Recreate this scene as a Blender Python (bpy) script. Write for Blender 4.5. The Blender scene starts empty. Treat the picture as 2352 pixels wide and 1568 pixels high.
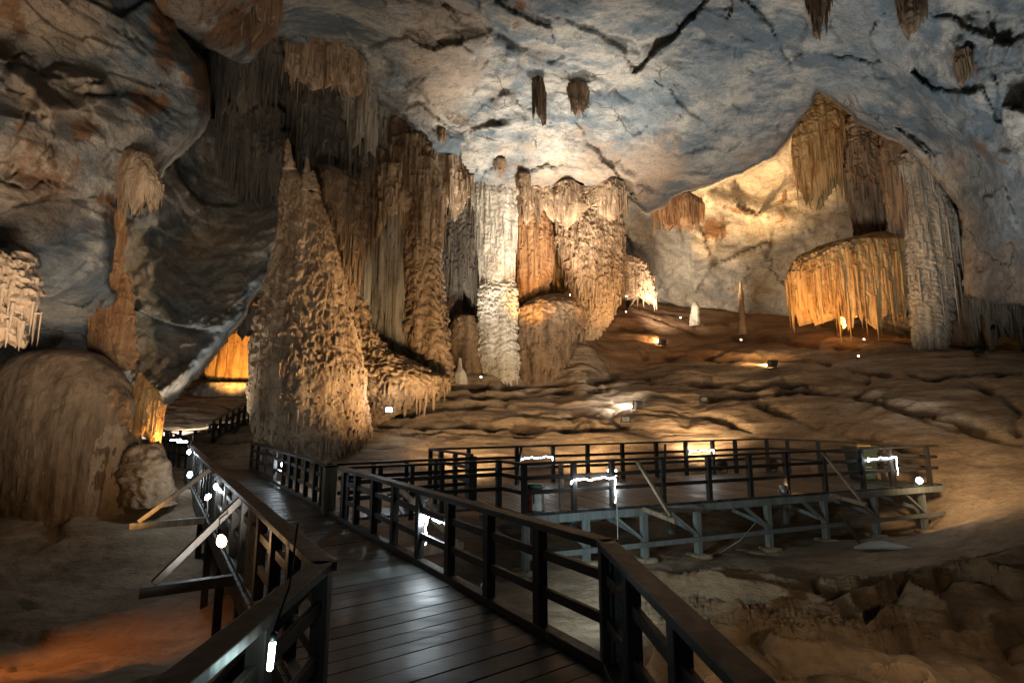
import bpy, bmesh, math, random
import numpy as np
from mathutils import Vector, Matrix
random.seed(7)
SC = bpy.context.scene
COL = SC.collection
# ---------------------------------------------------------------- camera geometry
PITCH = math.atan(171 / 1176)
CP, SP = math.cos(PITCH), math.sin(PITCH)
EYE = 1.8
def ray(x, y):
    cx = (x - 1176) / 1176; cy = (784 - y) / 1176
    return cx, CP - cy * SP, SP + cy * CP
def P(x, y, d):
    X, Y, Z = ray(x, y); t = d / Y
    return Vector((X * t, d, EYE + Z * t))
def G(x, y, z):
    X, Y, Z = ray(x, y); t = (z - EYE) / Z
    return Vector((X * t, Y * t, z))
def proj_x(p):
    dy, dz = p[1], p[2] - EYE
    return 1176 + 1176 * p[0] / (dy * CP + dz * SP)
# ---------------------------------------------------------------- noise
def _h(ix, iy, iz, seed=0):
    with np.errstate(over='ignore'):
        n = (ix.astype(np.int64) * 374761393 + iy.astype(np.int64) * 668265263 + iz.astype(np.int64) * 2147483647 + seed * 1274126177) & 0xffffffff
        n = ((n ^ (n >> 13)) * 1274126177) & 0xffffffff
        n = ((n ^ (n >> 16)) * 2246822519) & 0xffffffff
        n = n ^ (n >> 15)
    return n.astype(np.float64) / 4294967295.0
def vnoise(p, seed=0):
    i = np.floor(p).astype(np.int64); f = p - i
    f = f * f * f * (f * (f * 6 - 15) + 10)
    r = 0
    for a in (0, 1):
        wa = f[..., 0] if a else 1 - f[..., 0]
        for b in (0, 1):
            wb = f[..., 1] if b else 1 - f[..., 1]
            for c in (0, 1):
                wc = f[..., 2] if c else 1 - f[..., 2]
                r = r + wa * wb * wc * _h(i[..., 0] + a, i[..., 1] + b, i[..., 2] + c, seed)
    return r * 2 - 1
def fbm(p, o=4, g=.5, seed=0):
    r = 0; a = 1; s = 0
    for k in range(o):
        r = r + a * vnoise(p * (2.03 ** k) + 17.3 * k, seed + k); s += a; a *= g
    return r / s
def billow(p, o=3, g=.5, seed=0):
    r = 0; a = 1; s = 0
    for k in range(o):
        r = r + a * np.abs(vnoise(p * (2.03 ** k) + 11.7 * k, seed + k)); s += a; a *= g
    return r / s
def worley(p, seed=0):
    i = np.floor(p).astype(np.int64); f = p - i
    best = np.full(p.shape[:-1], 9.0)
    for a in (-1, 0, 1):
        for b in (-1, 0, 1):
            for c in (-1, 0, 1):
                x, y, z = i[..., 0] + a, i[..., 1] + b, i[..., 2] + c
                d = (a + _h(x, y, z, seed) - f[..., 0]) ** 2 + (b + _h(x, y, z, seed + 1) - f[..., 1]) ** 2 + (c + _h(x, y, z, seed + 2) - f[..., 2]) ** 2
                best = np.minimum(best, d)
    return np.sqrt(best)
def planes(p, seed=0, tilt=1.0):
    """broken-rock relief: every cell is a tilted plane of its own, edges stay sharp"""
    i = np.floor(p).astype(np.int64); best = np.full(p.shape[:-1], 9.0); val = np.zeros(p.shape[:-1])
    for a in (-1, 0, 1):
        for b in (-1, 0, 1):
            for c in (-1, 0, 1):
                q = (i[..., 0] + a, i[..., 1] + b, i[..., 2] + c)
                o = np.stack([q[k] + _h(*q, seed + k) for k in range(3)], -1); e = p - o; d = (e ** 2).sum(-1)
                g = np.stack([_h(*q, seed + 5 + k) - .5 for k in range(3)], -1); v = (e * g).sum(-1) * tilt + (_h(*q, seed + 9) - .5) * .35
                m = d < best; val = np.where(m, v, val); best = np.where(m, d, best)
    return val
def sstep(a, b, x):
    t = np.clip((x - a) / (b - a), 0, 1); return t * t * (3 - 2 * t)
class RBF:
    """thin plate through control points"""
    def __init__(s, pts, vals, smooth=0.0):
        s.p = np.array(pts, float); n = len(s.p); s.sc = np.abs(s.p).max(); s.p = s.p / s.sc
        A = np.zeros((n + 3, n + 3)); A[:n, :n] = s.k(s.p[:, None, :] - s.p[None, :, :]) + np.eye(n) * smooth
        A[:n, n] = 1; A[:n, n + 1:] = s.p; A[n, :n] = 1; A[n + 1:, :n] = s.p.T
        s.w = np.linalg.solve(A, np.concatenate([np.array(vals, float), np.zeros(3)]))
    def k(s, d):
        r2 = (d ** 2).sum(-1); return np.where(r2 > 0, .5 * r2 * np.log(np.maximum(r2, 1e-12)), 0)
    def __call__(s, x, y):
        q = np.stack([np.asarray(x, float), np.asarray(y, float)], -1) / s.sc
        out = s.w[-3] + q @ s.w[-2:]
        for j in range(len(s.p)): out = out + s.w[j] * s.k(q - s.p[j])
        return out
# ---------------------------------------------------------------- mesh helpers
def link(name, me, mat=None, parent=None, loc=None):
    o = bpy.data.objects.new(name, me); COL.objects.link(o)
    if mat: me.materials.append(mat)
    if parent: o.parent = parent
    if loc is not None: o.location = loc
    return o
def np_mesh(name, V, F, smooth=True, attrs=None):
    me = bpy.data.meshes.new(name)
    V = np.asarray(V, np.float32); F = np.asarray(F, np.int32)
    me.vertices.add(len(V)); me.vertices.foreach_set('co', V.ravel())
    k = F.shape[1]
    me.loops.add(len(F) * k); me.loops.foreach_set('vertex_index', F.ravel())
    me.polygons.add(len(F)); me.polygons.foreach_set('loop_start', np.arange(len(F), dtype=np.int32) * k)
    try: me.polygons.foreach_set('loop_total', np.full(len(F), k, np.int32))
    except Exception: pass
    me.update(calc_edges=True)
    if smooth: me.polygons.foreach_set('use_smooth', np.ones(len(F), bool))
    for n, a in (attrs or {}).items():
        me.attributes.new(n, 'FLOAT', 'POINT').data.foreach_set('value', np.asarray(a, np.float32).ravel())
    me.validate(); return me
def grid_faces(nr, nc, wrap=False, mask=None):
    r, c = np.meshgrid(np.arange(nr - 1), np.arange(nc if wrap else nc - 1), indexing='ij')
    c2 = (c + 1) % nc
    F = np.stack([r * nc + c, r * nc + c2, (r + 1) * nc + c2, (r + 1) * nc + c], -1).reshape(-1, 4)
    if mask is not None:
        m = mask.ravel(); F = F[m[F].all(1)]
    return F
def compact(V, F, attrs):
    used = np.zeros(len(V), bool); used[F.ravel()] = True
    idx = np.cumsum(used) - 1
    return V[used], idx[F], {k: a.ravel()[used] for k, a in attrs.items()}
def tag(o, label=None, cat=None, group=None, kind=None):
    if label: o['label'] = label
    if cat: o['category'] = cat
    if group: o['group'] = group
    if kind: o['kind'] = kind
    return o
def empty(name, loc, label, cat, group=None, rz=0):
    o = bpy.data.objects.new(name, None); COL.objects.link(o); o.location = loc; o.rotation_euler = (0, 0, rz)
    o.empty_display_size = .1
    return tag(o, label, cat, group)
# ---------------------------------------------------------------- materials
class NT:
    def __init__(s, name):
        s.m = bpy.data.materials.new(name); s.m.use_nodes = True; s.t = s.m.node_tree; s.t.nodes.clear()
        s.out = s.n('ShaderNodeOutputMaterial'); s.b = s.n('ShaderNodeBsdfPrincipled')
        s.l(s.b.outputs[0], s.out.inputs[0]); s.co = s.n('ShaderNodeTexCoord').outputs['Object']
    def n(s, t, **kw):
        x = s.t.nodes.new(t)
        for k, v in kw.items(): setattr(x, k, v)
        return x
    def l(s, a, b): s.t.links.new(a, b)
    def put(s, sock, v):
        if hasattr(v, 'node'): s.l(v, sock)
        elif isinstance(v, tuple) and len(v) == 3 and sock.type == 'RGBA': sock.default_value = (*v, 1)
        else: sock.default_value = v
    def map(s, scale=(1, 1, 1), rot=(0, 0, 0), co=None):
        m = s.n('ShaderNodeMapping'); m.inputs['Scale'].default_value = scale; m.inputs['Rotation'].default_value = rot
        s.l(co or s.co, m.inputs[0]); return m.outputs[0]
    def noise(s, co, scale, detail=4, rough=.55, dist=0):
        x = s.n('ShaderNodeTexNoise'); s.l(co, x.inputs['Vector'])
        x.inputs['Scale'].default_value = scale; x.inputs['Detail'].default_value = detail; x.inputs['Roughness'].default_value = rough
        x.inputs['Distortion'].default_value = dist; return x.outputs[0]
    def ramp(s, v, a, b, lo=0.0, hi=1.0):
        x = s.n('ShaderNodeMapRange'); x.interpolation_type = 'SMOOTHSTEP'; s.put(x.inputs[0], v)
        for k, q in zip((1, 2, 3, 4), (a, b, lo, hi)): x.inputs[k].default_value = q
        return x.outputs[0]
    def mix(s, f, a, b, mode='MIX'):
        x = s.n('ShaderNodeMix'); x.data_type = 'RGBA'; x.blend_type = mode
        s.put(x.inputs[0], f); s.put(x.inputs[6], a); s.put(x.inputs[7], b); return x.outputs[2]
    def math(s, op, a, b=0.0):
        x = s.n('ShaderNodeMath', operation=op); s.put(x.inputs[0], a); s.put(x.inputs[1], b); return x.outputs[0]
    def attr(s, name): return s.n('ShaderNodeAttribute', attribute_name=name).outputs['Fac']
    def bump(s, h, strength, dist, prev=None):
        x = s.n('ShaderNodeBump'); x.inputs['Strength'].default_value = strength; x.inputs['Distance'].default_value = dist
        s.l(h, x.inputs['Height'])
        if prev: s.l(prev, x.inputs['Normal'])
        return x.outputs[0]
    def fin(s, col, rough=.8, nrm=None, spec=.3, metal=0.0):
        s.put(s.b.inputs['Base Color'], col); s.put(s.b.inputs['Roughness'], rough); s.b.inputs['Specular IOR Level'].default_value = spec
        s.b.inputs['Metallic'].default_value = metal
        if nrm: s.l(nrm, s.b.inputs['Normal'])
        return s.m
def rock_mat(name, pale=(.46, .41, .34), blue=(.115, .145, .165), warm=(.36, .25, .16), stain=(.115, .052, .022), cov=.72, wcov=.6):
    t = NT(name)
    st = t.map((.5, 1, 1), (0, 0, math.radians(-32)))
    n1 = t.noise(st, .42, 9, .66, .12); n2 = t.noise(t.co, .16, 7, .65, .1); n3 = t.noise(st, 1.9, 9, .72, .1)
    c = t.mix(t.ramp(t.math('ADD', t.math('MULTIPLY', n1, .75), t.math('MULTIPLY', n3, .3)), .45, .62), blue, pale)
    c = t.mix(t.ramp(n2, .5, .62, 0, wcov), c, warm)
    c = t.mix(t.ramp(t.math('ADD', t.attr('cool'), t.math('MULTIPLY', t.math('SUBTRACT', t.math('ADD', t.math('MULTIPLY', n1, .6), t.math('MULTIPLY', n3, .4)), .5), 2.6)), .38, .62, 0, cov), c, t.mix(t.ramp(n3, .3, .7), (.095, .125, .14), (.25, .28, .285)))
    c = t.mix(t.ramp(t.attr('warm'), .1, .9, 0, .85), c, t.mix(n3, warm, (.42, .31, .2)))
    vs = t.map((1.6, 1.6, .2)); nv = t.noise(vs, 1.1, 6, .65)
    c = t.mix(t.ramp(t.math('ADD', t.attr('stain'), t.math('MULTIPLY', t.math('MULTIPLY', t.math('SUBTRACT', t.math('ADD', t.math('MULTIPLY', nv, .6), t.math('MULTIPLY', n3, .5)), .55), 4.0), t.math('MINIMUM', t.math('MULTIPLY', t.attr('stain'), 2.5), 1.0))), .35, .8, 0, .92), c, t.mix(t.ramp(n3, .35, .65), stain, (.27, .13, .05)))
    # cracks
    wv = t.n('ShaderNodeVectorMath', operation='ADD'); t.l(t.map((.8, 1, .8), (0, 0, math.radians(-32))), wv.inputs[0])
    nz = t.n('ShaderNodeTexNoise'); t.l(t.co, nz.inputs['Vector']); nz.inputs['Scale'].default_value = .5; nz.inputs['Detail'].default_value = 6
    sc = t.n('ShaderNodeVectorMath', operation='SCALE'); t.l(nz.outputs['Color'], sc.inputs[0]); sc.inputs['Scale'].default_value = 2.6
    t.l(sc.outputs[0], wv.inputs[1])
    vo = t.n('ShaderNodeTexVoronoi', feature='DISTANCE_TO_EDGE'); t.l(wv.outputs[0], vo.inputs['Vector']); vo.inputs['Scale'].default_value = .26
    msk = t.ramp(t.noise(t.co, .21, 3), .5, .58)
    crack = t.math('MULTIPLY', t.ramp(vo.outputs['Distance'], .0, .016, 1, 0), msk)
    c = t.mix(t.math('MULTIPLY', crack, .8), c, (.03, .026, .02))
    vn = t.noise(t.map((.5, 1, .8), (0, 0, math.radians(-32))), 1.1, 8, .7, 1.2); vein = t.ramp(t.math('ABSOLUTE', t.math('SUBTRACT', vn, .5)), 0, .018, .55, 0)
    c = t.mix(vein, c, (.06, .055, .05))
    sp = t.noise(t.co, 9, 6, .7)
    c = t.mix(t.ramp(sp, .3, .7, .25, 0), c, (.07, .06, .05))
    b = t.bump(t.noise(st, 1.3, 10, .72), .85, .4); b = t.bump(t.noise(t.co, 5, 8, .75), .7, .09, b); b = t.bump(crack, -.9, .2, b)
    return t.fin(c, .82, b, .25)
def flow_mat(name, a, b, dark=None, wet=.62, vstretch=.12):
    t = NT(name); dark = dark or tuple(x * .3 for x in b)
    vs = t.map((1, 1, vstretch)); n1 = t.noise(vs, 2.6, 7, .62, .2); n2 = t.noise(t.co, .55, 6, .65); n3 = t.noise(t.co, 3.2, 7, .68)
    c = t.mix(t.ramp(n1, .36, .64), b, a)
    c = t.mix(t.ramp(n2, .5, .7, 0, .6), c, b)
    c = t.mix(t.ramp(t.math('ADD', t.math('MULTIPLY', n1, .5), t.math('MULTIPLY', n3, .5)), .32, .5, .75, 0), c, dark)
    c = t.mix(t.ramp(n3, .62, .76, 0, .35), c, tuple(min(.7, x * 1.5) for x in a))
    bp = t.bump(n1, .7, .16); bp = t.bump(t.noise(t.co, 7, 8, .75), .8, .08, bp)
    return t.fin(c, t.ramp(n3, .3, .7, wet, .9), bp, .35)
def plain(name, col, rough=.5, metal=0.0, spec=.5, var=.15, scale=8):
    t = NT(name); n = t.noise(t.co, scale, 5, .65)
    c = t.mix(t.ramp(n, .3, .7), tuple(x * (1 - var) for x in col), tuple(min(1, x * (1 + var)) for x in col))
    return t.fin(c, t.ramp(n, .3, .7, max(.05, rough - .1), min(1, rough + .1)), t.bump(t.noise(t.co, scale * 6, 4), .15, .01), spec, metal)
def glow(name, col, s):
    t = NT(name); t.b.inputs['Emission Color'].default_value = (*col, 1); t.b.inputs['Emission Strength'].default_value = s
    n = t.noise(t.co, 30, 2); return t.fin(t.mix(n, (.8, .8, .8), (.9, .9, .9)), .4)
def wood_mat(name, a, b, rough=.42, axis=0):
    t = NT(name); oi = t.n('ShaderNodeAttribute', attribute_name='tone').outputs['Fac']
    sc = [9, 9, 9]; sc[axis] = .5
    n = t.noise(t.map(tuple(sc)), 1.6, 7, .65, .3); n2 = t.noise(t.co, 1.1, 5, .6)
    c = t.mix(t.ramp(n, .3, .7), a, b); c = t.mix(t.ramp(oi, 0, 1, .0, .8), c, tuple(x * .35 for x in a))
    c = t.mix(t.ramp(n2, .5, .72, 0, .5), c, tuple(x * 1.6 for x in b))
    return t.fin(c, t.ramp(t.math('ADD', t.math('MULTIPLY', n, .5), t.math('MULTIPLY', n2, .5)), .35, .65, rough - .1, rough + .18), t.bump(n, .35, .01), .5)
M = {}
M['rock'] = rock_mat('limestone')
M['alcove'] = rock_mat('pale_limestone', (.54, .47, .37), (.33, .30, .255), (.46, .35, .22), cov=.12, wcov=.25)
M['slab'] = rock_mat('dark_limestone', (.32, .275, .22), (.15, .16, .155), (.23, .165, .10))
M['tan'] = flow_mat('tan_flowstone', (.40, .285, .18), (.22, .14, .08))
M['brown'] = flow_mat('brown_flowstone', (.25, .165, .095), (.13, .08, .045))
M['grey'] = flow_mat('grey_flowstone', (.36, .32, .26), (.19, .16, .125))
M['pale'] = flow_mat('pale_flowstone', (.60, .55, .46), (.40, .345, .27))
M['rust'] = flow_mat('rusty_flowstone', (.36, .20, .09), (.20, .09, .035))
M['honey'] = flow_mat('honey_flowstone', (.46, .29, .12), (.28, .14, .045))
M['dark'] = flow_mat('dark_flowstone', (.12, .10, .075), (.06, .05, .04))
# ================================================================ CAVE SHELL
def Yof(x, y, z):
    X, Y, Z = ray(x, y); return (z - EYE) * Y / Z
ceil_ctl = [(600,0,16),(1200,0,17),(1800,0,17),(2352,0,15),(2900,0,12.5),(1200,200,17),(1500,200,17.2),(1800,100,17.3),(2352,200,13),(2352,400,10.5),(1250,320,15.8),(1600,300,16),
            (2352,600,8.2),(2900,600,5.5),(480,80,14),(0,-100,13),(-400,0,11),(-400,-400,12),(1200,-400,16.5),(2800,-400,14),(300,150,13.6),(2150,200,14.6)]
lip_ctl = [(640,110,20.9),(700,150,21),(790,190,21.9),(850,230,22.5),(905,285,23.3),(1000,365,24.7),(1060,420,26),(1140,446,26.5),(1250,470,28),(1300,440,27.8),(1400,440,27.8),(1480,480,29.2),(1570,440,29),(1700,395,27.6),(1830,292,24.6),(1880,205,22),(1960,270,23.2),(2060,330,23.6),(2150,400,23.8),(2200,500,24.3),(2212,690,24.2)]
ceilR = RBF([(a, b) for a, b, c in ceil_ctl] + [(a, b) for a, b, c in lip_ctl], [1 / Yof(*c) for c in ceil_ctl] + [1 / c for a, b, c in lip_ctl], 3e-4)
back_ctl = [(480,150,27),(700,200,27),(560,420,26.5),(850,400,27),(850,600,28),(1050,600,30.5),(1200,520,32),(1250,650,33),(1450,560,36),(1450,470,35),(1600,460,38),(1600,700,38),(1780,420,38),(1800,650,37),
            (1880,260,33),(1950,400,35),(2050,450,33),(2100,700,32),(2250,760,31),(2500,760,29),(2900,800,26),(2250,1000,31),(1600,1000,38),(1000,1000,31),(700,700,32),
            (500,850,46),(420,930,46),(600,760,45),(480,1050,46),(200,900,40),(-400,900,30),(-400,200,24)]
backR = RBF([(a, b) for a, b, c in back_ctl], [1 / c for a, b, c in back_ctl], 1e-4)
edge = np.array([(-600,-150),(380,60),(480,110),(560,150),(640,165),(700,170),(780,190),(850,235),(905,285),(950,320),(1000,365),(1060,420),(1120,446),(1180,462),(1250,476),(1290,444),(1350,438),(1440,445),(1480,482),(1530,470),(1570,440),(1700,395),(1780,350),(1830,292),(1860,240),(1880,200),(1910,225),(1960,270),(2060,330),(2150,400),(2195,470),(2205,560),(2215,680),(2300,700),(2400,705),(2900,760)], float)
step = 5
gx = np.arange(-420, 2810, step); gy = np.arange(-420, 1130, step)
PX, PY = np.meshgrid(gx.astype(float), gy.astype(float))
cxx = (PX - 1176) / 1176; cyy = (784 - PY) / 1176
RX, RY, RZ = cxx, CP - cyy * SP, SP + cyy * CP
def to_world(Y, rx=RX, ry=RY, rz=RZ):
    t = Y / ry; return np.stack([rx * t, Y, EYE + rz * t], -1)
def sd_poly(poly, X, Yp):
    poly = np.array(poly, float); n = len(poly); d = np.full(X.shape, 1e9); ins = np.zeros(X.shape, bool)
    for i in range(n):
        a = poly[i]; b = poly[(i + 1) % n]; e = b - a
        wx, wy = X - a[0], Yp - a[1]
        t = np.clip((wx * e[0] + wy * e[1]) / (e @ e), 0, 1)
        d = np.minimum(d, (wx - e[0] * t) ** 2 + (wy - e[1] * t) ** 2)
        c = ((a[1] > Yp) != (b[1] > Yp)) & (X < e[0] * (Yp - a[1]) / (e[1] if e[1] else 1e-9) + a[0]); ins ^= c
    return np.where(ins, 1, -1) * np.sqrt(d)
def paint(lst, X, Yp):
    a = np.zeros(X.shape)
    for (x, y, rx, ry, rot, s) in lst:
        c, sn = math.cos(math.radians(rot)), math.sin(math.radians(rot))
        u = ((X - x) * c + (Yp - y) * sn) / rx; v = (-(X - x) * sn + (Yp - y) * c) / ry
        a = np.maximum(a, s * (1 - sstep(.1, 1.45, np.sqrt(u * u + v * v))))
    return a
def lines(lst, X, Yp):
    """ridge / crack polylines -> 0..1 falloff"""
    a = np.zeros(X.shape)
    for pts, w, s in lst:
        for p, q in zip(pts[:-1], pts[1:]):
            ex, ey = q[0] - p[0], q[1] - p[1]
            t = np.clip(((X - p[0]) * ex + (Yp - p[1]) * ey) / (ex * ex + ey * ey), 0, 1)
            d = np.hypot(X - p[0] - ex * t, Yp - p[1] - ey * t)
            a = np.maximum(a, s * np.exp(-(d / w) ** 2) * (.25 + .75 * np.clip(vnoise(np.stack([X * .03, Yp * .03, X * 0], -1), 77) + .6, 0, 1)))
    return a
wx = np.stack([PX * .02, PY * .02, PX * 0], -1)
jx = fbm(wx, 5, .6, seed=3) * 16; jy = fbm(wx + 40, 5, .6, seed=9) * 16
def rot_streak(W, along=.35):
    a = math.radians(-32); u = W[..., 0] * math.cos(a) - W[..., 1] * math.sin(a); v = W[..., 0] * math.sin(a) + W[..., 1] * math.cos(a)
    return np.stack([u * along, v, W[..., 2]], -1)
STAINS = [(25,60,45,90,0,.8),(375,90,40,120,0,1),(540,60,120,75,0,1),(600,60,60,100,10,1),(470,190,60,90,0,.8),(330,235,70,40,0,.9),(90,330,120,110,-20,.6),(110,410,90,70,-20,.8),(250,480,35,60,0,.8),
          (190,300,60,30,-35,.8),(1190,35,22,60,0,.7),(1870,40,16,60,-10,.8),(2095,40,30,45,10,.7),(2225,150,22,50,-20,.7),(1900,300,60,60,0,.85),(1640,530,40,30,-20,.9),(2240,330,25,60,-25,.6),(2290,370,60,12,25,.5),
          (1150,390,30,25,0,.6),(1040,265,40,22,20,.5),(960,150,60,18,-30,.45),(1280,400,70,10,50,.5),(1360,300,60,6,60,.4),(700,130,80,30,0,.6),(1820,400,30,90,0,.5),(560,300,100,140,0,.7),(700,300,120,130,0,.6),(1680,475,110,12,14,.75),(1790,500,40,40,0,.5),(1790,470,12,70,20,.5),(1700,640,10,90,35,.4)]
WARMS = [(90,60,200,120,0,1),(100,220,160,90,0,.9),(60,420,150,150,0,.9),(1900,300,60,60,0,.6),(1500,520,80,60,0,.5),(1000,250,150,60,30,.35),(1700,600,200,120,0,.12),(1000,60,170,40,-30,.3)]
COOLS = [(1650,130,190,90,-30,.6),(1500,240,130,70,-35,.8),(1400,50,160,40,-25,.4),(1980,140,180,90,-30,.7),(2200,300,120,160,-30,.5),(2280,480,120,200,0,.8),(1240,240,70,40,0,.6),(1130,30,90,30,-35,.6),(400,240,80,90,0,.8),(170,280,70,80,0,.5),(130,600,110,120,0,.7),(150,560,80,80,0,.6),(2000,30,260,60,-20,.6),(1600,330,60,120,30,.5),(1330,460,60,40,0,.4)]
CRACKS = [([(1590,28),(1640,14),(1690,22)],4,1),([(1625,95),(1680,100),(1750,125)],4,1),([(1700,75),(1730,95)],3,.8),([(2010,190),(2055,210),(2085,200)],3,.8),([(2140,205),(2160,230)],3,.8),([(1300,150),(1310,210),(1290,250)],3,.4),
          ([(0,420),(60,430),(110,415)],4,.8),([(40,480),(110,460),(210,455)],4,.8),([(20,400),(90,370)],3,.7),([(70,125),(30,130)],4,.6),([(0,180),(60,220),(100,260)],6,.9),([(100,150),(160,190),(230,185)],6,.8),([(60,260),(30,330),(10,420)],5,.6),([(240,60),(300,75),(330,100)],5,.5)]
RIDGES = [([(1190,0),(1185,120),(1160,210),(1145,330)],22,.8),([(1205,300),(1212,380),(1205,430)],10,.5),([(1880,200),(1862,130),(1870,60),(1880,-40)],20,.9),([(1270,230),(1300,350),(1380,440)],12,.4),([(2225,60),(2200,160),(2230,290),(2300,380)],26,.8),([(740,100),(850,210),(1000,340),(1120,420)],34,.5),([(1890,205),(2060,320),(2170,420)],30,.6),([(1340,250),(1400,360),(1460,440)],10,.4)]
BACKCR = [([(1490,700),(1560,590),(1500,540)],5,.8),([(1640,740),(1760,600),(1790,520)],7,.8),([(1560,640),(1620,610)],3,.8),([(1720,610),(1830,570)],4,.6)]
Yc = 1 / np.clip(ceilR(PX, PY), .02, .2); Yb = 1 / np.clip(backR(PX, PY), 1 / 55, .1)
ey = np.interp(PX + jx, edge[:, 0], edge[:, 1])
lip = PY + jy * .6 - ey                       # >0 under the lip of the vault
W0 = to_world(Yc)
big = fbm(W0 * .13, 4, seed=21); mid = fbm(rot_streak(W0) * .5, 5, .55, seed=31); cell = worley(rot_streak(W0, .6) * .28 + big[..., None] * .6, 5)
facet = worley(rot_streak(W0, .5) * .75 + mid[..., None] * .8, 6)
rid = np.abs(fbm(rot_streak(W0, .3) * .8, 5, .6, seed=35))
fold = np.abs(fbm(rot_streak(W0, .45) * .28, 3, .5, seed=38))
wp = rot_streak(W0, .6) + np.stack([fbm(W0 * .5, 3, seed=47), fbm(W0 * .5 + 9, 3, seed=48), fbm(W0 * .5 + 18, 3, seed=49)], -1) * .5
Yc = Yc + (planes(wp * .2, 140, 1.3) * (.75 + .7 * sstep(150, 400, PY)) + planes(wp * .55, 150, 1.2) * .55 + planes(wp * 1.6, 160, 1.2) * .14) * .8 + big * .5 + mid * .16 + (cell - .5) * .14 + (facet - .5) * .06 - rid * .22 - fold * .8 + fbm(rot_streak(W0, .3) * 3, 4, .65, seed=5) * .12
Yc = Yc - lines(RIDGES, PX + jx, PY + jy) * .5 + lines(CRACKS, PX + jx * .9, PY + jy * .9) * .4
Wb = to_world(Yb)
bigb = fbm(Wb * .22, 4, seed=61); cellb = worley(Wb * .3 + bigb[..., None] * .5, 15)
Yb = Yb + planes(Wb * .2, 170, 1.3) * 1.6 + planes(Wb * .6 + bigb[..., None] * .3, 180, 1.2) * .4 + bigb * .6 + (cellb - .5) * .35 + fbm(Wb * 1.1, 5, .6, seed=8) * .16 - np.abs(fbm(Wb * .2, 4, .5, seed=18)) * .9 + lines(BACKCR, PX + jx * .6, PY + jy * .6) * .5 - paint([(1640,560,110,100,0,1)], PX, PY) * 1.0 - paint([(1700,470,130,22,14,1)], PX + jx, PY + jy) * .7
dn = (PX < 1180) & (PX > 400)
Yb = Yb + np.where(dn, (billow(Wb * np.array([1.1, 1.1, .13]), 3, seed=71) - .3) * 2.4, 0)
# the lip rolls over, then drops back to the recess
roll = np.clip(lip / 60 + 1, 0, 1) ** 3
w = sstep(-2, 14, lip)
Y = Yc * (1 - w) + np.maximum(Yb, Yc * .6) * w + (1 - w) * roll * .3
W = to_world(Y)
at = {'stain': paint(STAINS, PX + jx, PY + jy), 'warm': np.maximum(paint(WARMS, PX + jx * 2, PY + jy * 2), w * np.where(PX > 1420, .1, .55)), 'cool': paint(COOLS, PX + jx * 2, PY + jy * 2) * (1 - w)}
F = grid_faces(*PX.shape)[:, ::-1]
V = W.reshape(-1, 3)
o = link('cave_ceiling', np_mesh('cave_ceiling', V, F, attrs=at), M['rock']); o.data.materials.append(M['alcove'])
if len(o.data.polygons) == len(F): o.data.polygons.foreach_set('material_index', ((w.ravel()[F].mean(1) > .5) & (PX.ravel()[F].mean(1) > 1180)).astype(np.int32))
tag(o, 'vaulted grey limestone ceiling and back wall of the cave', kind='structure')
def ceil_depth(x, y):
    j = int(np.clip((x + 420) / step, 0, PX.shape[1] - 1)); i = int(np.clip((y + 420) / step, 0, PX.shape[0] - 1)); return float(Yc[i, j])
# ---- nearer rock masses, each its own sheet with rolled edges and its own thickness
def mass(name, poly, ctl, mat, label, cat, rpx, rdep, relief, skirt=6.0, attrs=None, stp=4, seed=0, kind=None):
    poly = np.array(poly, float); x0, y0 = poly.min(0) - 30; x1, y1 = poly.max(0) + 30
    X, Yp = np.meshgrid(np.arange(x0, x1, stp), np.arange(y0, y1, stp))
    wn = np.stack([X * .022, Yp * .022, X * 0], -1); ja = fbm(wn, 4, seed=seed + 3) * 14; jb = fbm(wn + 50, 4, seed=seed + 4) * 14
    sd = sd_poly(poly, X + ja, Yp + jb)
    r = RBF([(a, b) for a, b, c in ctl], [1 / c for a, b, c in ctl], 1e-4)
    Y = 1 / np.clip(r(X, Yp), 1 / 60, .5)
    c_x = (X - 1176) / 1176; c_y = (784 - Yp) / 1176; rx, ry, rz = c_x, CP - c_y * SP, SP + c_y * CP
    Wm = to_world(Y, rx, ry, rz); Y = Y + relief(Wm, X, Yp)
    t = np.clip(sd / rpx, 0, 1); Y = Y + rdep * (1 - np.sqrt(1 - (1 - t) ** 2))
    Y = Y + np.clip(-sd / 16, 0, 1) * skirt
    Wm = to_world(Y, rx, ry, rz)
    a = {k: paint(v, X + ja, Yp + jb) for k, v in (attrs or {}).items()}
    Fm = grid_faces(*X.shape, mask=sd > -17)[:, ::-1]
    Vm, Fm, a = compact(Wm.reshape(-1, 3), Fm, a)
    loc = Vector((float(Vm[:, 0].mean()), float(Vm[:, 1].mean()), float(Vm[:, 2].min()))); Vm = Vm - np.array(loc)
    return tag(link(name, np_mesh(name, Vm, Fm, attrs=a), mat, loc=loc), label, cat, kind=kind)
def rel_a(W, X, Yp):
    b = fbm(W * .3, 4, seed=41)
    wq = rot_streak(W, .6) + b[..., None] * .4
    return planes(wq * .42, 190, 1.3) * .9 + planes(wq * 1.2, 195, 1.2) * .25 + b * .35 + fbm(rot_streak(W) * 1.1, 5, .55, seed=44) * .2 + (worley(rot_streak(W, .6) * .45 + b[..., None] * .5, 25) - .5) * .2 - np.abs(fbm(rot_streak(W, .4) * .35, 4, .55, seed=46)) * .7 + lines(CRACKS, X + .7 * fbm(np.stack([X*.04, Yp*.04, X*0], -1), 4, seed=6) * 18, Yp + fbm(np.stack([X*.04, Yp*.04, X*0+9], -1), 4, seed=7) * 18) * .28 - lines([([(120,170),(180,175),(230,195)],22,.8),([(20,160),(70,200),(110,250)],26,.8),([(0,560),(60,610)],26,.5),([(60,225),(120,245)],16,.7)], X, Yp) * .8
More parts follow.
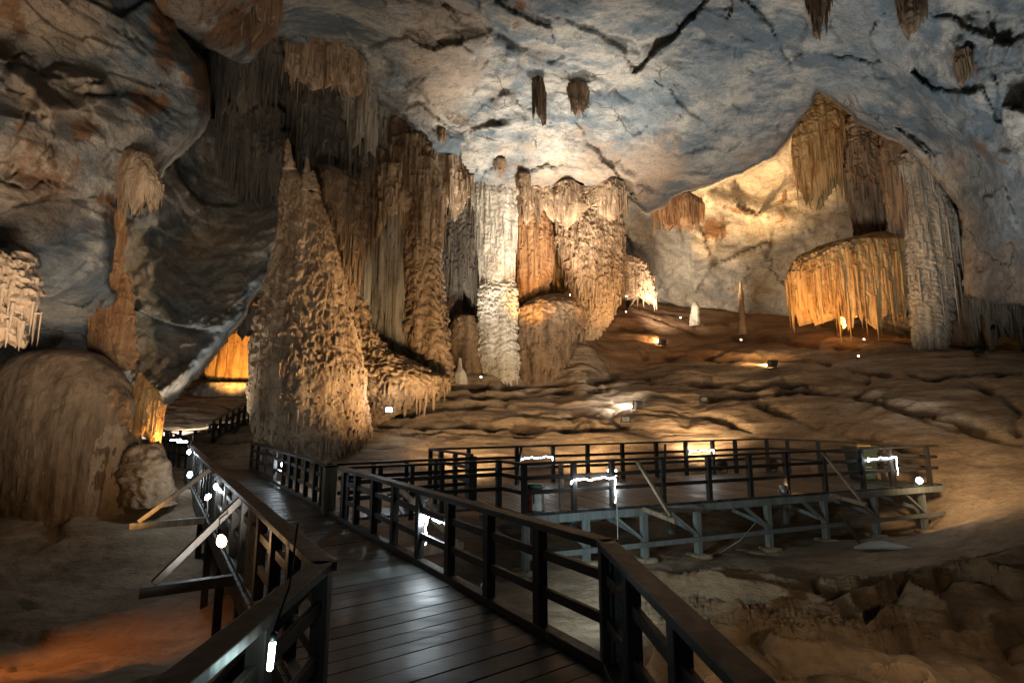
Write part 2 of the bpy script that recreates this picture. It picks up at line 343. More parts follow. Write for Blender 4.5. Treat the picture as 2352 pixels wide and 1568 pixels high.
mass('rock_buttress', [(-420,-420),(330,-420),(345,-60),(400,60),(455,140),(475,215),(472,265),(450,310),(420,335),(385,365),(365,390),(340,430),(275,455),(268,520),(274,580),(285,660),(300,760),(305,880),(200,900),(-420,900)],
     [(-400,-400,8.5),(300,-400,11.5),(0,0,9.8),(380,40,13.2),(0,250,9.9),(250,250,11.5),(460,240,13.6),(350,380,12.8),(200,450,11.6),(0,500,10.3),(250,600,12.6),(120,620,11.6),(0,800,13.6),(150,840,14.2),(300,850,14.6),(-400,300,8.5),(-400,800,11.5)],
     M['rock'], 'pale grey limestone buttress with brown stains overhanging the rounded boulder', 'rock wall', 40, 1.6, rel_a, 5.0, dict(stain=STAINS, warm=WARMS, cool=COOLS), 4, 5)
def rel_b(W, X, Yp):
    b = fbm(W * .22, 4, seed=51)
    a = math.radians(40); u = X * math.cos(a) - Yp * math.sin(a); v = X * math.sin(a) + Yp * math.cos(a)
    s = fbm(np.stack([u * .004, v * .03, b * .6], -1), 5, .55, seed=52)
    return planes(rot_streak(W, .5) * .3 + b[..., None] * .2, 200, 1.3) * 1.2 + planes(rot_streak(W, .5) * .9 + b[..., None] * .3, 205, 1.2) * .35 + b * .6 + s * .35 + fbm(W * .8, 5, .6, seed=53) * .6 + (worley(W * .35 + b[..., None], 54) - .5) * .3
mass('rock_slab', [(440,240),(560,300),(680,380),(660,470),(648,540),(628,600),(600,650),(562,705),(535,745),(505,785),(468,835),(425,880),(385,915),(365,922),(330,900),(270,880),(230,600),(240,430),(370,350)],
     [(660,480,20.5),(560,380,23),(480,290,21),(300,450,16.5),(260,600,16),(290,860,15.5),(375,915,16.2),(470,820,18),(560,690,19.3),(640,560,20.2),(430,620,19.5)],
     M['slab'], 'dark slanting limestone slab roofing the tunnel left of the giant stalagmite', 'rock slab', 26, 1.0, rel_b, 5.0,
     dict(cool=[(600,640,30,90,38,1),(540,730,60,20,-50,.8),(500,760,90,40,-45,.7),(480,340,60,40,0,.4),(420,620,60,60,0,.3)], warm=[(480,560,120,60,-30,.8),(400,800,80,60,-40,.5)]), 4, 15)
# ================================================================ FLOOR
fl = []
def fz(x, y, z): g = G(x, y, z); fl.append((g.x, g.y, z))
def fd(x, y, d): p = P(x, y, d); fl.append((p.x, p.y, p.z))
for a in [(100,1560,-1.5),(400,1500,-1.5),(-300,1500,-1.5),(200,1330,-1.35),(-300,1280,-1.3),(420,1300,-1.3),(1350,1310,-1.08),(1484,1292,-1.1),(1608,1272,-1.1),(1899,1240,-1.12),(2126,1215,-1.22),
          (2352,1560,-1.45),(2000,1500,-1.4),(1600,1400,-1.3),(2300,1320,-.95),(2700,1400,-.8)]: fz(*a)
for a in [(100,1172,12),(350,1150,12.3),(-300,1150,11),(2250,1190,12.4),(2352,1140,13),(2750,1150,11.5),(1400,1078,18.3),(1400,1000,20.3),(1400,960,22),(1400,900,25),(1400,850,28.5),(1145,884,26),(720,1048,18.5),(900,1005,20),(900,940,22),(900,890,24),(1050,882,25.5),
          (1600,1000,20),(1600,940,22),(1600,860,26),(1600,800,30),(1600,755,34),(1550,712,37),(1900,1000,18.3),(1900,930,20),(1900,870,23),(1900,800,27),(1900,755,31.5),(1900,738,35),(2100,1010,16.3),(2100,900,19.5),(2150,828,23.5),
          (2340,1000,15.2),(2340,900,18.5),(2340,826,22.5),(2750,860,19),(2750,1000,14.5),(1250,870,27.5),(1350,790,28.5),(1300,700,32),(1430,700,34.5),(1750,1070,17.8),(2000,1070,15.8),
          (500,884,42),(450,940,33),(450,990,27),(380,1000,24),(560,950,34),(200,1000,24),(2352,835,30),(1500,690,40)]: fd(*a)
for a in [(0,0,-1.5),(-3,2,-1.5),(3,2,-1.45),(0,5,-1.35),(-3,7,-1.3),(0,-6,-1.5),(8,-2,-1.3),(-8,-2,-1.5),(3,15.5,-.7),(-1,13.4,-.75),(6.5,17,-.5),(-5,12,-.8),(5,12.5,-1.1),(10,15,-.9),(-9,15.5,-.5)]: fl.append(a)
fl = np.array(fl); floorR = RBF(fl[:, :2], fl[:, 2], 2e-4)
na, nr = 540, 760
A, R = np.meshgrid(np.linspace(math.radians(-68), math.radians(66), na), np.interp(np.linspace(0, 1, nr), [0, .33, .86, 1], [1.3, 8.5, 32, 52]))
FX, FY = R * np.sin(A), R * np.cos(A)
FZ0 = floorR(FX, FY)
def floor_relief(X, Yv, Z):
    p = np.stack([X, Yv, Z * 0], -1)
    mound = sstep(-.3, .5, Z) * sstep(13, 17, Yv + X * .25)
    lf = sstep(.6, 1.6, -X - .69 * (Yv - 3.4) - 1.0)
    soft = fbm(p * .35, 4, seed=81) * (.16 + .16 * lf) + lf * (planes(p * np.array([.7, 1.0, 1]) + fbm(p, 3, seed=79)[..., None] * .3, 230, 1.2) * .22 + billow(p * 1.3, 3, seed=84) * .12) + fbm(p * 1.6, 4, seed=82) * .05
    # strata ledges on the mound
    wob = fbm(p * np.array([.16, .4, 1]), 4, seed=83)
    h = .62; ph = Z / h + wob * 1.3; fr = ph - np.floor(ph)
    left = 1 - sstep(2, 9, X - (Yv - 18) * .35)
    led = (sstep(.0, .16, fr) * .75 + fr * .25 - fr)
    mz = led * h * (.12 + .3 * left) + billow(p * np.array([.32, .5, 1]) + wob[..., None] * 1.1, 3, .45, seed=85) * .4 - .12 + fbm(p * 2.2, 3, seed=86) * .05
    # dried rimstone pools near right
    pool = sstep(1.0, 2.4, X) * (1 - sstep(9.0, 10.6, Yv - .35 * X * 0)) * (1 - sstep(-.9, -.4, Z))
    n = fbm(p * np.array([.36, .5, 1]) + 3.7, 3, seed=88) * 4.2 + Yv * .55 + np.abs(vnoise(p * 3.4, 90)) * .10 + np.abs(vnoise(p * 7, 91)) * .05
    f = n - np.floor(n)
    pz = (sstep(.0, .16, f) * .9 - f * .9) * .62 + sstep(.86, 1.0, f) * .10 * 0
    pz = pz + fbm(p * 3, 4, seed=92) * .04 + fbm(p * 9, 3, seed=93) * .012
    return soft * (1 - mound) + mz * mound + pz * pool, mound, pool, fr
dz, mound, pool, fr = floor_relief(FX, FY, FZ0)
FZ = FZ0 + dz
den = FY * CP + (FZ - EYE) * SP; QX = 1176 + 1176 * FX / den; QY = 784 - 1176 * ((FZ - EYE) * CP - FY * SP) / den
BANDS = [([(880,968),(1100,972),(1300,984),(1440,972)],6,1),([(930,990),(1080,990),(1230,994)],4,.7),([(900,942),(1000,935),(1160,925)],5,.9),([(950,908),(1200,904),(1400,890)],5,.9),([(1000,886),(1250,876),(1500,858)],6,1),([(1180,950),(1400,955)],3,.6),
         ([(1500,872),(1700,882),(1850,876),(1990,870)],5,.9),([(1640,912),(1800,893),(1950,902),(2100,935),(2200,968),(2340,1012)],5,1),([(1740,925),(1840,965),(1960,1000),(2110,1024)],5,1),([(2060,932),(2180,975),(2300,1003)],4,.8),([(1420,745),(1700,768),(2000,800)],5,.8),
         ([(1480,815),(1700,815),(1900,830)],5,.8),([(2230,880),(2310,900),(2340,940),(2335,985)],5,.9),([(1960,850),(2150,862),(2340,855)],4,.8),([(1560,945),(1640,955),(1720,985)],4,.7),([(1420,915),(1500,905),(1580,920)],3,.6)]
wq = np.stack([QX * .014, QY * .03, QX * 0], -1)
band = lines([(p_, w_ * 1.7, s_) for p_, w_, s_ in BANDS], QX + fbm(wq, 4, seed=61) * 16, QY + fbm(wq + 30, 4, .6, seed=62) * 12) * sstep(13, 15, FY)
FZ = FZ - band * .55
strata_shade = np.maximum(mound * (1 - sstep(.03, .2, fr)) * .5 * (1 - sstep(4, 14, FX - (FY - 18) * .4)), band * 1.1)  # ledge recess shadow painted into the colour, together with dark strata stain
rustf = sstep(26.5, 30, FY) * sstep(2.5, 5, FX) 
floorF = grid_faces(nr, na)[:, ::-1]
t = NT('cave_floor_stone')
n1 = t.noise(t.map((.4, 1.3, 4)), .9, 7, .62, .5); n2 = t.noise(t.co, .3, 5, .6); n3 = t.noise(t.co, 5, 8, .7)
c = t.mix(t.ramp(n1, .35, .65), (.24, .165, .105), (.42, .31, .21)); c = t.mix(t.ramp(n2, .42, .66, 0, .6), c, (.24, .18, .125))
c = t.mix(t.ramp(t.math('ADD', t.attr('strata_shade'), t.math('MULTIPLY', t.math('SUBTRACT', n1, .5), 1.0)), .22, .62, 0, .85), c, (.045, .028, .016))
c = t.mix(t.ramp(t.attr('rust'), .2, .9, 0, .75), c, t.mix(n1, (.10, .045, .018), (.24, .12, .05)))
c = t.mix(t.ramp(t.attr('pool'), .3, .9, 0, .6), c, t.mix(n3, (.10, .065, .032), (.25, .17, .09)))
c = t.mix(t.ramp(n3, .3, .55, .4, 0), c, (.07, .05, .03))
M['floor'] = t.fin(c, .85, t.bump(t.noise(t.co, 14, 8, .75), .7, .05, t.bump(t.noise(t.map((.6, 1.4, 3), (0, 0, .3)), 1.8, 8, .65), .6, .2)), .25)
tag(link('cave_floor', np_mesh('cave_floor', np.stack([FX, FY, FZ], -1).reshape(-1, 3), floorF, attrs=dict(strata_shade=strata_shade, rust=rustf, pool=pool)), M['floor']), 'flowstone floor of the cave with dried pools and a terraced mound', kind='structure')
def ground(x, y):
    X = np.array([[x]]); Yv = np.array([[y]]); Z = floorR(X, Yv); return float((Z + floor_relief(X, Yv, Z)[0])[0, 0])
def gpx(x, y, r0=4, r1=48):
    """first floor point seen along the ray through a photo point"""
    X, Yd, Z = ray(x, y); ts = np.linspace(r0, r1, 1200) / Yd
    gz = floorR(X * ts, Yd * ts); gz = gz + floor_relief(X * ts, Yd * ts, gz)[0]
    hit = np.nonzero(EYE + Z * ts <= gz)[0]
    k = hit[0] if len(hit) else len(ts) - 1
    return Vector((X * ts[k], Yd * ts[k], gz[k]))
# ================================================================ FORMATIONS
def lerp_amp(a, y):
    if isinstance(a, (int, float)): return np.full(y.shape, float(a))
    a = np.array(a, float); return np.interp(y, a[:, 0], a[:, 1])
SEED = [100]
def formation(name, label, cat, rows, d, mat, k=.8, res=1.0, flute=0, ff=1.6, knob=0, kf=2.2, scal=0, sh=.7, jag=0, jf=1.6, rough=.05, rf=1.5, lean=0, group=None, wavy=0, drips=(), parent=None):
    SEED[0] += 7; sd = SEED[0]
    rows = np.array(sorted(rows), float); y0, y1 = rows[0, 0], rows[-1, 0]
    zt, zb = P(1176, y0, d).z, P(1176, y1, d).z
    wid = max(r[2] - r[1] for r in rows) / 1176 * d
    vpx = d / 1176 * 2.3 * 1.15 / res
    nz = int(np.clip((zt - zb) / vpx * 1.1, 12, 300)); nth = int(np.clip(wid * 2.6 / vpx, 20, 420))
    tt = np.linspace(0, 1, nz); yy = y0 + (y1 - y0) * tt
    def sm(v):
        if len(v) > 8: v = np.convolve(np.pad(v, 3, 'edge'), np.ones(7) / 7, 'valid')
        return v
    xl = sm(np.interp(yy, rows[:, 0], rows[:, 1])); xr = sm(np.interp(yy, rows[:, 0], rows[:, 2]))
    cyv = (784 - yy) / 1176; tt_ = d / (CP - cyv * SP)
    XL, XR = (xl - 1176) / 1176 * tt_, (xr - 1176) / 1176 * tt_; Z = EYE + (SP + cyv * CP) * tt_
    cx, hw = (XL + XR) / 2, (XR - XL) / 2
    # denser towards the viewer side
    u = np.linspace(0, 1, nth, endpoint=False); th = 2 * math.pi * u + .55 * np.sin(4 * math.pi * u) * 0 - math.pi / 2
    th = th + .45 * np.sin(th + math.pi / 2) * 1.0
    c, s = np.cos(th), np.sin(th)
    X0 = cx[:, None] + hw[:, None] * c; Y0 = d + hw[:, None] * k * s; Z0 = np.repeat(Z[:, None], nth, 1)
    if k * hw.max() > 1.6: Y0 = d + np.minimum(hw, 1.6 + .35 * hw)[:, None] * k * s
    p = np.stack([X0, Y0, Z0], -1); ps = p + sd * 3.1
    YY = np.repeat(yy[:, None], nth, 1); T = np.repeat(tt[:, None], nth, 1)
    r = np.zeros(X0.shape)
    if np.any(np.array(flute) != 0):
        q = ps * np.array([ff, ff, ff * .06]) + fbm(ps * .4, 2, seed=sd)[..., None] * .35
        r = r + lerp_amp(flute, YY) * (np.abs(vnoise(q, sd)) ** .7 * 1.3 + .45 * np.abs(vnoise(q * 2.3 + 9, sd + 1)) ** .7 - .6)
    if np.any(np.array(knob) != 0):
        wq = ps + fbm(ps * 1.1, 2, seed=sd + 4)[..., None] * .35
        w1 = worley(wq * np.array([kf, kf, kf * .75]), sd); w2 = worley(wq * kf * 2.1 + 5, sd + 2)
        r = r + lerp_amp(knob, YY) * (1.0 - w1 ** 2 * 1.5 + .45 * (1 - w2 ** 2 * 1.4) - .3)
    if np.any(np.array(scal) != 0):
        for q_, a_ in ((1.0, .65), (2.3, .45)):
            ph = -Z0 / sh * q_ + fbm(ps * np.array([.8, .8, .3]), 2, seed=sd + 6) * 1.6 + vnoise(ps * np.array([1.9, 1.9, .3]) * q_ ** .6, sd + 7) * .9 + np.abs(vnoise(ps * np.array([7, 7, .25]) * q_ ** .5, sd + 8)) * .55
            f = ph - np.floor(ph)
            r = r + lerp_amp(scal, YY) * a_ * (np.where(f < .84, (f / .84) ** 1.2, (1 - f) / .16) - .45)
    r = r + rough * fbm(ps * rf, 5, .6, seed=sd + 11) * 2
    edge_t = np.minimum(1, np.minimum(T * nz / 3 + .3, 1))
    sc = np.minimum(1.0, hw[:, None] / max(.15, hw.max() * .35)); r = r * np.clip(sc, .25, 1) * edge_t
    X = X0 + c * r; Yw = Y0 + s * r * max(k, .6)
    if wavy: Yw = Yw + wavy * fbm(np.stack([X0 * .7, X0 * 0 + sd, Z0 * .08], -1), 2, seed=sd + 13)
    Zw = Z0.copy()
    if jag:
        arc = np.stack([X0[-1] * jf, Y0[-1] * jf, X0[-1] * 0 + sd], -1)
        sp = np.clip(1 - np.abs(vnoise(arc, sd + 15)) * 2.2, 0, 1) ** 1.6 * .7 + np.clip(1 - np.abs(vnoise(arc * 2.7 + 4, sd + 16)) * 2.2, 0, 1) ** 1.5 * .45 + .35 * (vnoise(arc * .5, sd + 17))
        Zw = Zw + ((.55 - sp) * jag)[None, :] * T ** 2.5
    V = np.stack([X, Yw, Zw], -1)
    # taper the lower rim to close it and cap both ends
    ctr = V[-1].mean(0); V = V.reshape(-1, 3); F = grid_faces(nz, nth, wrap=True)
    n0 = len(V); topc = V[:nth].mean(0)
    botc = np.array([cx[-1], d, float(Zw[-1].mean()) + (.15 * jag if jag else 0)])
    V = np.vstack([V, topc, botc]); i = np.arange(nth); j = (i + 1) % nth
    Ft = np.stack([np.full(nth, n0), j, i, i], -1); Fb = np.stack([np.full(nth, n0 + 1), n0 - nth + i, n0 - nth + j, n0 - nth + j], -1)
    me = bpy.data.meshes.new(name)
    loc = Vector((float(cx[-1]), d, float(Zw[-1].min())))
    V = V - np.array(loc)
    tri = np.vstack([Ft[:, :3], Fb[:, :3]])
    F3 = np.vstack([F[:, [0, 1, 2]], F[:, [0, 2, 3]], tri])
    rs = np.random.RandomState(sd)
    for (n, ya, yb, la, lb, ra, rb, kind) in drips:
        ia = np.searchsorted(yy, ya); ib = max(ia + 1, np.searchsorted(yy, yb) - 1)
        ri = rs.randint(ia, min(ib, nz), n * 3); ci = rs.randint(0, nth, n * 3)
        keep = (s[ci] < .35); ri, ci = ri[keep][:n], ci[keep][:n]; m = len(ri)
        nb = (r[ri, ci] + rs.rand(m) * .02); o_ = np.argsort(-nb)       # proud spots carry the drips
        base = V[ri * nth + ci]; Ln = la + (lb - la) * rs.rand(m) ** 2; Rn = ra + (rb - ra) * rs.rand(m) ** 1.5
        tk = np.array([0, .2, .5, .8, 1.0]); rf_ = np.array([1, .9, .62, .34, .03]) if kind == 'cone' else np.array([.35, .95, 1.0, .72, .08])
        an_ = np.arange(6) / 6 * 6.2832
        cx_, sx_ = c[ci], s[ci]
        ctr = base[:, None, :] + np.stack([cx_, sx_, 0 * cx_], -1)[:, None, :] * (Rn * -.1)[:, None, None] - np.array([0, 0, 1])[None, None, :] * (tk[None, :] * Ln[:, None])[..., None]
        ctr = ctr + np.array([0, 0, 1]) * (Rn * .5)[:, None, None]
        ring = np.stack([np.cos(an_), np.sin(an_), 0 * an_], -1)
        D = ctr[:, :, None, :] + ring[None, None] * (rf_[None, :] * Rn[:, None])[..., None, None]
        b0 = len(V); V = np.vstack([V, D.reshape(-1, 3)])
        gf = grid_faces(5, 6, wrap=True); gf = (gf[None] + (b0 + np.arange(m) * 30)[:, None, None]).reshape(-1, 4)
        F3 = np.vstack([F3, gf[:, [0, 2, 1]], gf[:, [0, 3, 2]]])
    o = link(name, np_mesh(name, V, F3), M[mat], loc=loc, parent=parent)
    if parent: o.location = loc - parent.location
    else: tag(o, label, cat, group)
    return o
Fm = formation
def DR(n, ya, yb, la, lb, ra, rb, kind='cone'): return (n, ya, yb, la, lb, ra, rb, kind)
# the giant stalagmite by the boardwalk
Fm('giant_stalagmite', 'giant knobbly tan stalagmite with a pointed top standing beside the boardwalk', 'stalagmite',
   [(340,660,665),(365,657,671),(388,654,678),(402,652,690),(415,650,710),(450,648,732),(500,646,748),(560,640,768),(620,628,778),(680,606,788),(740,594,802),(800,588,820),(850,582,832),(900,577,838),(950,580,842),(1000,594,838),(1040,615,815),(1062,630,800)],
   18.2, 'tan', .6, 1.7, flute=[(340,.02),(500,.05),(640,.03),(1050,.02)], ff=4, knob=[(340,.03),(420,.07),(600,.07),(820,.07),(900,.04),(1050,.05)], kf=4.6, scal=[(340,0),(500,.08),(600,.12),(700,.18),(830,.22),(870,.06),(940,.07),(980,.2),(1060,.14)], sh=.8, rough=.07, rf=1.2,
   drips=[DR(700,420,860,.12,.4,.02,.05,'tear'), DR(360,620,860,.2,.6,.02,.04), DR(200,940,1040,.15,.5,.04,.09,'tear'), DR(250,870,1040,.06,.15,.03,.07,'tear'), DR(60,345,480,.1,.3,.02,.05,'tear')])
gs = bpy.data.objects['giant_stalagmite']
for rows in ([(362,702,707),(385,700,711),(410,697,716),(440,694,722)], [(392,716,721),(410,713,726),(440,708,734)], [(318,660,663),(335,657,667),(355,655,671),(390,652,680)]):
    Fm('spire', None, None, rows, 17.85, 'tan', .8, 2, knob=.05, kf=5, drips=[DR(30, rows[0][0] + 5, rows[-1][0] - 5, .06, .15, .02, .035, 'tear')], parent=gs)
Fm('stalagmite_shoulder', 'brown drapery shoulder hanging from the dark wall against the giant stalagmite', 'flowstone', [(385,705,770),(420,700,830),(470,705,848),(520,715,850),(570,735,835),(620,748,822),(690,762,805)], 19.5, 'brown', .5, 1.2, flute=.14, ff=4, knob=.06, kf=3, jag=.9, jf=3, scal=.14, sh=1.1, drips=[DR(420,400,640,.3,1.3,.03,.08)])
Fm('flowstone_mound', 'tan stepped flowstone mound spreading under the pipe-like column', 'flowstone', [(690,790,835),(750,790,850),(800,795,880),(840,800,965),(870,800,1022),(905,805,1010),(935,812,940),(970,820,880)], 21.2, 'tan', .7, 1.4, flute=.08, ff=4, knob=.1, kf=3.2, scal=.34, sh=.8, jag=.2, drips=[DR(500,720,930,.15,.7,.03,.08,'tear')])
Fm('pipe_column', 'column of long straight pale stone pipes', 'column', [(345,858,925),(430,850,930),(520,842,940),(620,838,948),(700,848,948),(760,862,946),(800,872,944),(835,876,944)], 22.8, 'grey', .4, 1.4, flute=.26, ff=4, rough=.03, drips=[DR(70,440,620,2,5.5,.04,.11)])
Fm('thin_curtain', 'thin ribbed grey curtain just right of the giant stalagmite', 'drapery', [(560,782,852),(600,778,855),(650,776,856),(705,780,856)], 21.4, 'grey', .3, 1.4, flute=.14, ff=5, jag=.6, jf=3, wavy=.6, drips=[DR(60,562,600,1.2,2.2,.03,.07)])
Fm('lumpy_column', 'lumpy tan column right of the pipe column', 'column', [(370,930,1000),(410,932,1015),(450,936,1020),(560,926,1012),(640,930,1014),(700,936,1020),(740,930,1022),(800,938,1030),(850,945,1038),(885,955,1040)], 22.8, 'tan', .75, 1.5, flute=[(370,.14),(560,.12),(640,.06),(900,.03)], ff=4.2, knob=[(370,.03),(560,.06),(720,.1),(900,.12)], kf=4, scal=[(500,.04),(600,.16),(720,.3),(900,.22)], sh=.8, drips=[DR(420,560,870,.15,.6,.03,.08,'tear'), DR(90,380,560,.6,2.4,.03,.07)])
# curtains under the fold of the vault
for lb, rows, d, m, n, kw in [
    ('ragged tan curtain along the fold highest above the giant stalagmite', [(95,640,790),(120,635,815),(150,650,830),(185,690,835),(215,730,815)], 20.6, 'tan', 200, dict(flute=.14, knob=.1, jag=1.0)),
    ('ribbed grey curtain hanging at the bend of the fold', [(165,785,850),(200,788,862),(260,792,868),(320,797,866),(345,800,860)], 21.6, 'grey', 110, dict(flute=.2, jag=1.2)),
    ('narrow ribbed grey curtain beside the wider ribbed one', [(240,845,905),(280,855,905),(330,858,900),(365,864,892)], 22.4, 'grey', 80, dict(flute=.18, jag=1)),
    ('broad brown curtain above the pipe column', [(280,872,950),(330,868,985),(400,880,1005),(450,895,1005),(480,905,990)], 23.2, 'brown', 220, dict(flute=.2, knob=.1, jag=1.2)),
    ('brown curtain left of the white column top', [(325,965,1035),(370,985,1055),(410,995,1085),(450,1005,1080),(480,1015,1050)], 24.4, 'tan', 160, dict(flute=.18, knob=.06, jag=1.3)),
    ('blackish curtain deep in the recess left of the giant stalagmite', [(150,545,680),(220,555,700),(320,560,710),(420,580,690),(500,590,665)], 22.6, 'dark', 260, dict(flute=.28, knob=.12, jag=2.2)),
    ('dark brown curtain behind the giant stalagmite tip', [(190,660,800),(260,670,815),(340,690,835),(400,710,845),(440,730,835)], 21.8, 'dark', 260, dict(flute=.24, knob=.14, jag=1.6)),  # darker stone puts the shade of the recess into the colour
    ('dark brown fringe at the top left of the recess', [(70,470,620),(110,485,650),(170,500,640),(230,505,590),(260,510,560)], 20.0, 'dark', 240, dict(flute=.2, knob=.12, jag=1.8)),  # recess shade carried by darkened stone here too
    ('brown fringe on the ceiling above the recess', [(-40,560,660),(20,570,655),(70,580,645),(100,590,635)], 16.5, 'brown', 160, dict(flute=.14, knob=.08, jag=1.1)),
    ('grey streaked drape lower right of the ribbed curtains', [(340,800,900),(400,812,905),(460,820,905),(530,826,890)], 22.3, 'brown', 200, dict(flute=.22, knob=.1, jag=1.4)),
    ('mottled brown drape filling the wall over the pipe column', [(380,868,940),(430,862,945),(480,852,945),(520,850,935)], 22.5, 'tan', 160, dict(flute=.2, knob=.12, jag=1.4)),
    ('long brown drape left of the tan column top', [(320,905,960),(380,900,962),(440,905,958),(470,910,950)], 22.7, 'brown', 120, dict(flute=.2, knob=.08, jag=1.6)),
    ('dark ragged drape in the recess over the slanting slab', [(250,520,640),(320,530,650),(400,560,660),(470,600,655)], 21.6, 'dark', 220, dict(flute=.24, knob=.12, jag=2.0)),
]:
    ya, yb = rows[0][0], rows[-1][0]; hh = (yb - ya) / 1176 * d
    Fm('hanging_drapery', lb, 'drapery', rows, d, m, .45, 1.2, group='draperies under the fold of the vault', wavy=.8, jf=2.6, ff=4, kf=3, scal=.12, sh=1.3, drips=[DR(n, ya, yb - .2 * (yb - ya), .15 * hh, .7 * hh, .03, .11)], **kw)
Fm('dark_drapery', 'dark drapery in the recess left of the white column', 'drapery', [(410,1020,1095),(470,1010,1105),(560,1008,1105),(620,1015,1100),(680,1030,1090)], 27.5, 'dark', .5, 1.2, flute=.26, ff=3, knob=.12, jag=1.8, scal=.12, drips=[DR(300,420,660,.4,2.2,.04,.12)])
Fm('recess_stump', 'dark flowstone stump at the foot of the recess beside the white column', 'flowstone', [(725,1050,1090),(760,1036,1105),(820,1032,1110),(890,1036,1112)], 27.3, 'brown', .7, 1.2, flute=.16, ff=3, knob=.1, scal=.14, drips=[DR(160,735,880,.3,1,.04,.1)])
Fm('white_column', 'pale cream column, fluted above and scaly below', 'column', [(418,1088,1172),(436,1087,1178),(450,1086,1182),(480,1092,1184),(520,1098,1186),(580,1103,1184),(630,1110,1180),(648,1112,1180),(660,1101,1186),(720,1102,1186),(780,1100,1185),(815,1098,1188),(835,1106,1190),(855,1116,1188),(888,1122,1184)],
   27, 'pale', .55, 1.9, flute=[(436,.15),(600,.15),(645,.1),(660,.02),(900,.02)], ff=4.6, knob=[(436,.02),(640,.02),(670,.07),(900,.1)], kf=4.6, scal=[(436,.03),(640,.06),(665,.22),(900,.24)], sh=.62, drips=[DR(110,445,630,.5,2.2,.03,.06), DR(420,665,870,.1,.3,.03,.08,'tear'), DR(60,820,880,.2,.6,.03,.06)])
Fm('orange_drapery', 'orange drapery lit from below right of the white column', 'drapery', [(440,1180,1235),(500,1183,1262),(560,1186,1272),(620,1186,1268),(670,1190,1256),(705,1195,1240)], 28.2, 'rust', .6, 1.3, flute=.16, ff=3.6, knob=.06, jag=.8, scal=.08, drips=[DR(140,475,600,.6,3,.04,.1)])
Fm('brown_drapery', 'brown drapery between the orange drapery and the broken column', 'drapery', [(450,1225,1310),(520,1240,1300),(600,1238,1306),(660,1236,1300),(692,1240,1290)], 30, 'honey', .5, 1.3, flute=.22, ff=3, jag=1, knob=.08, drips=[DR(200,455,660,.4,2.2,.04,.12)])
Fm('rounded_mound', 'rounded brown flowstone mound at the foot of the orange drapery', 'flowstone', [(676,1268,1286),(682,1240,1308),(692,1215,1325),(708,1195,1336),(740,1188,1332),(800,1188,1312),(850,1184,1292),(885,1182,1275)], 27.8, 'brown', .7, 1.3, flute=.1, ff=2, knob=.12, kf=2.4, rough=.14, scal=.1, drips=[DR(120,700,860,.2,.8,.05,.12,'tear')])
Fm('broken_column', 'spiky golden hanging column that tapers to a blunt tip', 'column', [(418,1288,1385),(440,1284,1395),(465,1280,1410),(500,1280,1424),(550,1282,1426),(590,1296,1424),(640,1308,1424),(680,1328,1416),(710,1340,1408),(740,1338,1396),(765,1338,1376),(782,1342,1362)],
   28.5, 'tan', .6, 1.5, flute=[(440,.18),(520,.14),(700,.06),(790,.02)], ff=3.4, knob=[(440,.1),(600,.12),(790,.12)], kf=3, scal=[(440,.14),(520,.34),(700,.34),(790,.1)], sh=1.1, drips=[DR(900,460,700,.25,1.0,.03,.085), DR(160,690,775,.1,.3,.05,.1,'tear')])
Fm('hanging_drapery', 'tan drapery fringe on the lip of the vault joining white column and golden hanging column', 'drapery', [(428,1178,1300),(450,1180,1310),(480,1188,1305),(505,1195,1290)], 27.9, 'tan', .3, 1.3, flute=.16, ff=4, knob=.1, scal=.12, jag=1.4, jf=2, wavy=.8, group='draperies under the fold of the vault', drips=[DR(220,432,490,.3,1.6,.03,.09)])
Fm('hanging_drapery', 'tan drapery fringe on the lip of the vault over the golden hanging column', 'drapery', [(425,1280,1420),(450,1280,1432),(478,1290,1428),(500,1300,1410)], 27.4, 'tan', .3, 1.3, flute=.16, ff=4, knob=.12, scal=.16, jag=1.4, jf=2, wavy=.8, group='draperies under the fold of the vault', drips=[DR(240,430,490,.3,1.4,.03,.09)])
Fm('hanging_drapery', 'rust stained drapery fringe left of the alcove glow', 'drapery', [(450,1500,1600),(470,1500,1620),(490,1512,1600),(508,1525,1580)], 33, 'rust', .3, 1.2, flute=.16, ff=3, knob=.1, jag=1.4, jf=2, wavy=.8, group='draperies under the fold of the vault', drips=[DR(160,455,500,.3,1.6,.03,.09)])
Fm('spiky_curtain', 'low spiky curtain on the back wall right of the golden hanging column', 'drapery', [(588,1425,1462),(605,1420,1480),(630,1420,1494),(660,1422,1502),(690,1428,1506)], 33, 'tan', .5, 1.2, flute=.2, ff=3, knob=.1, scal=.2, jag=1, drips=[DR(260,595,675,.3,1.3,.04,.1)])
# right-hand group
Fm('golden_drapery', 'golden drapery hanging from the apex of the alcove', 'drapery', [(170,1874,1890),(198,1868,1896),(225,1856,1914),(255,1844,1938),(290,1832,1952),(330,1824,1950),(370,1828,1940),(410,1832,1922),(450,1838,1895),(470,1850,1880)], 29.8, 'honey', .55, 1.4, flute=[(198,.12),(300,.18),(480,.2)], ff=4, knob=[(198,.16),(320,.1),(480,.03)], kf=2.6, jag=1.4, jf=2.2, scal=[(198,.2),(320,.05)], drips=[DR(170,290,420,.8,3.4,.04,.12)])
Fm('alcove_drapery', 'grey brown drapery hanging mid-alcove between golden drapery and right column', 'drapery', [(262,1960,2010),(300,1962,2045),(330,1960,2070),(380,1956,2090),(440,1960,2100),(490,1968,2112),(535,1980,2100)], 28.4, 'brown', .5, 1.3, flute=.24, ff=3.6, knob=.1, jag=1.6, jf=2.4, wavy=.6, scal=.12, drips=[DR(240,310,480,.8,3.2,.04,.13)])
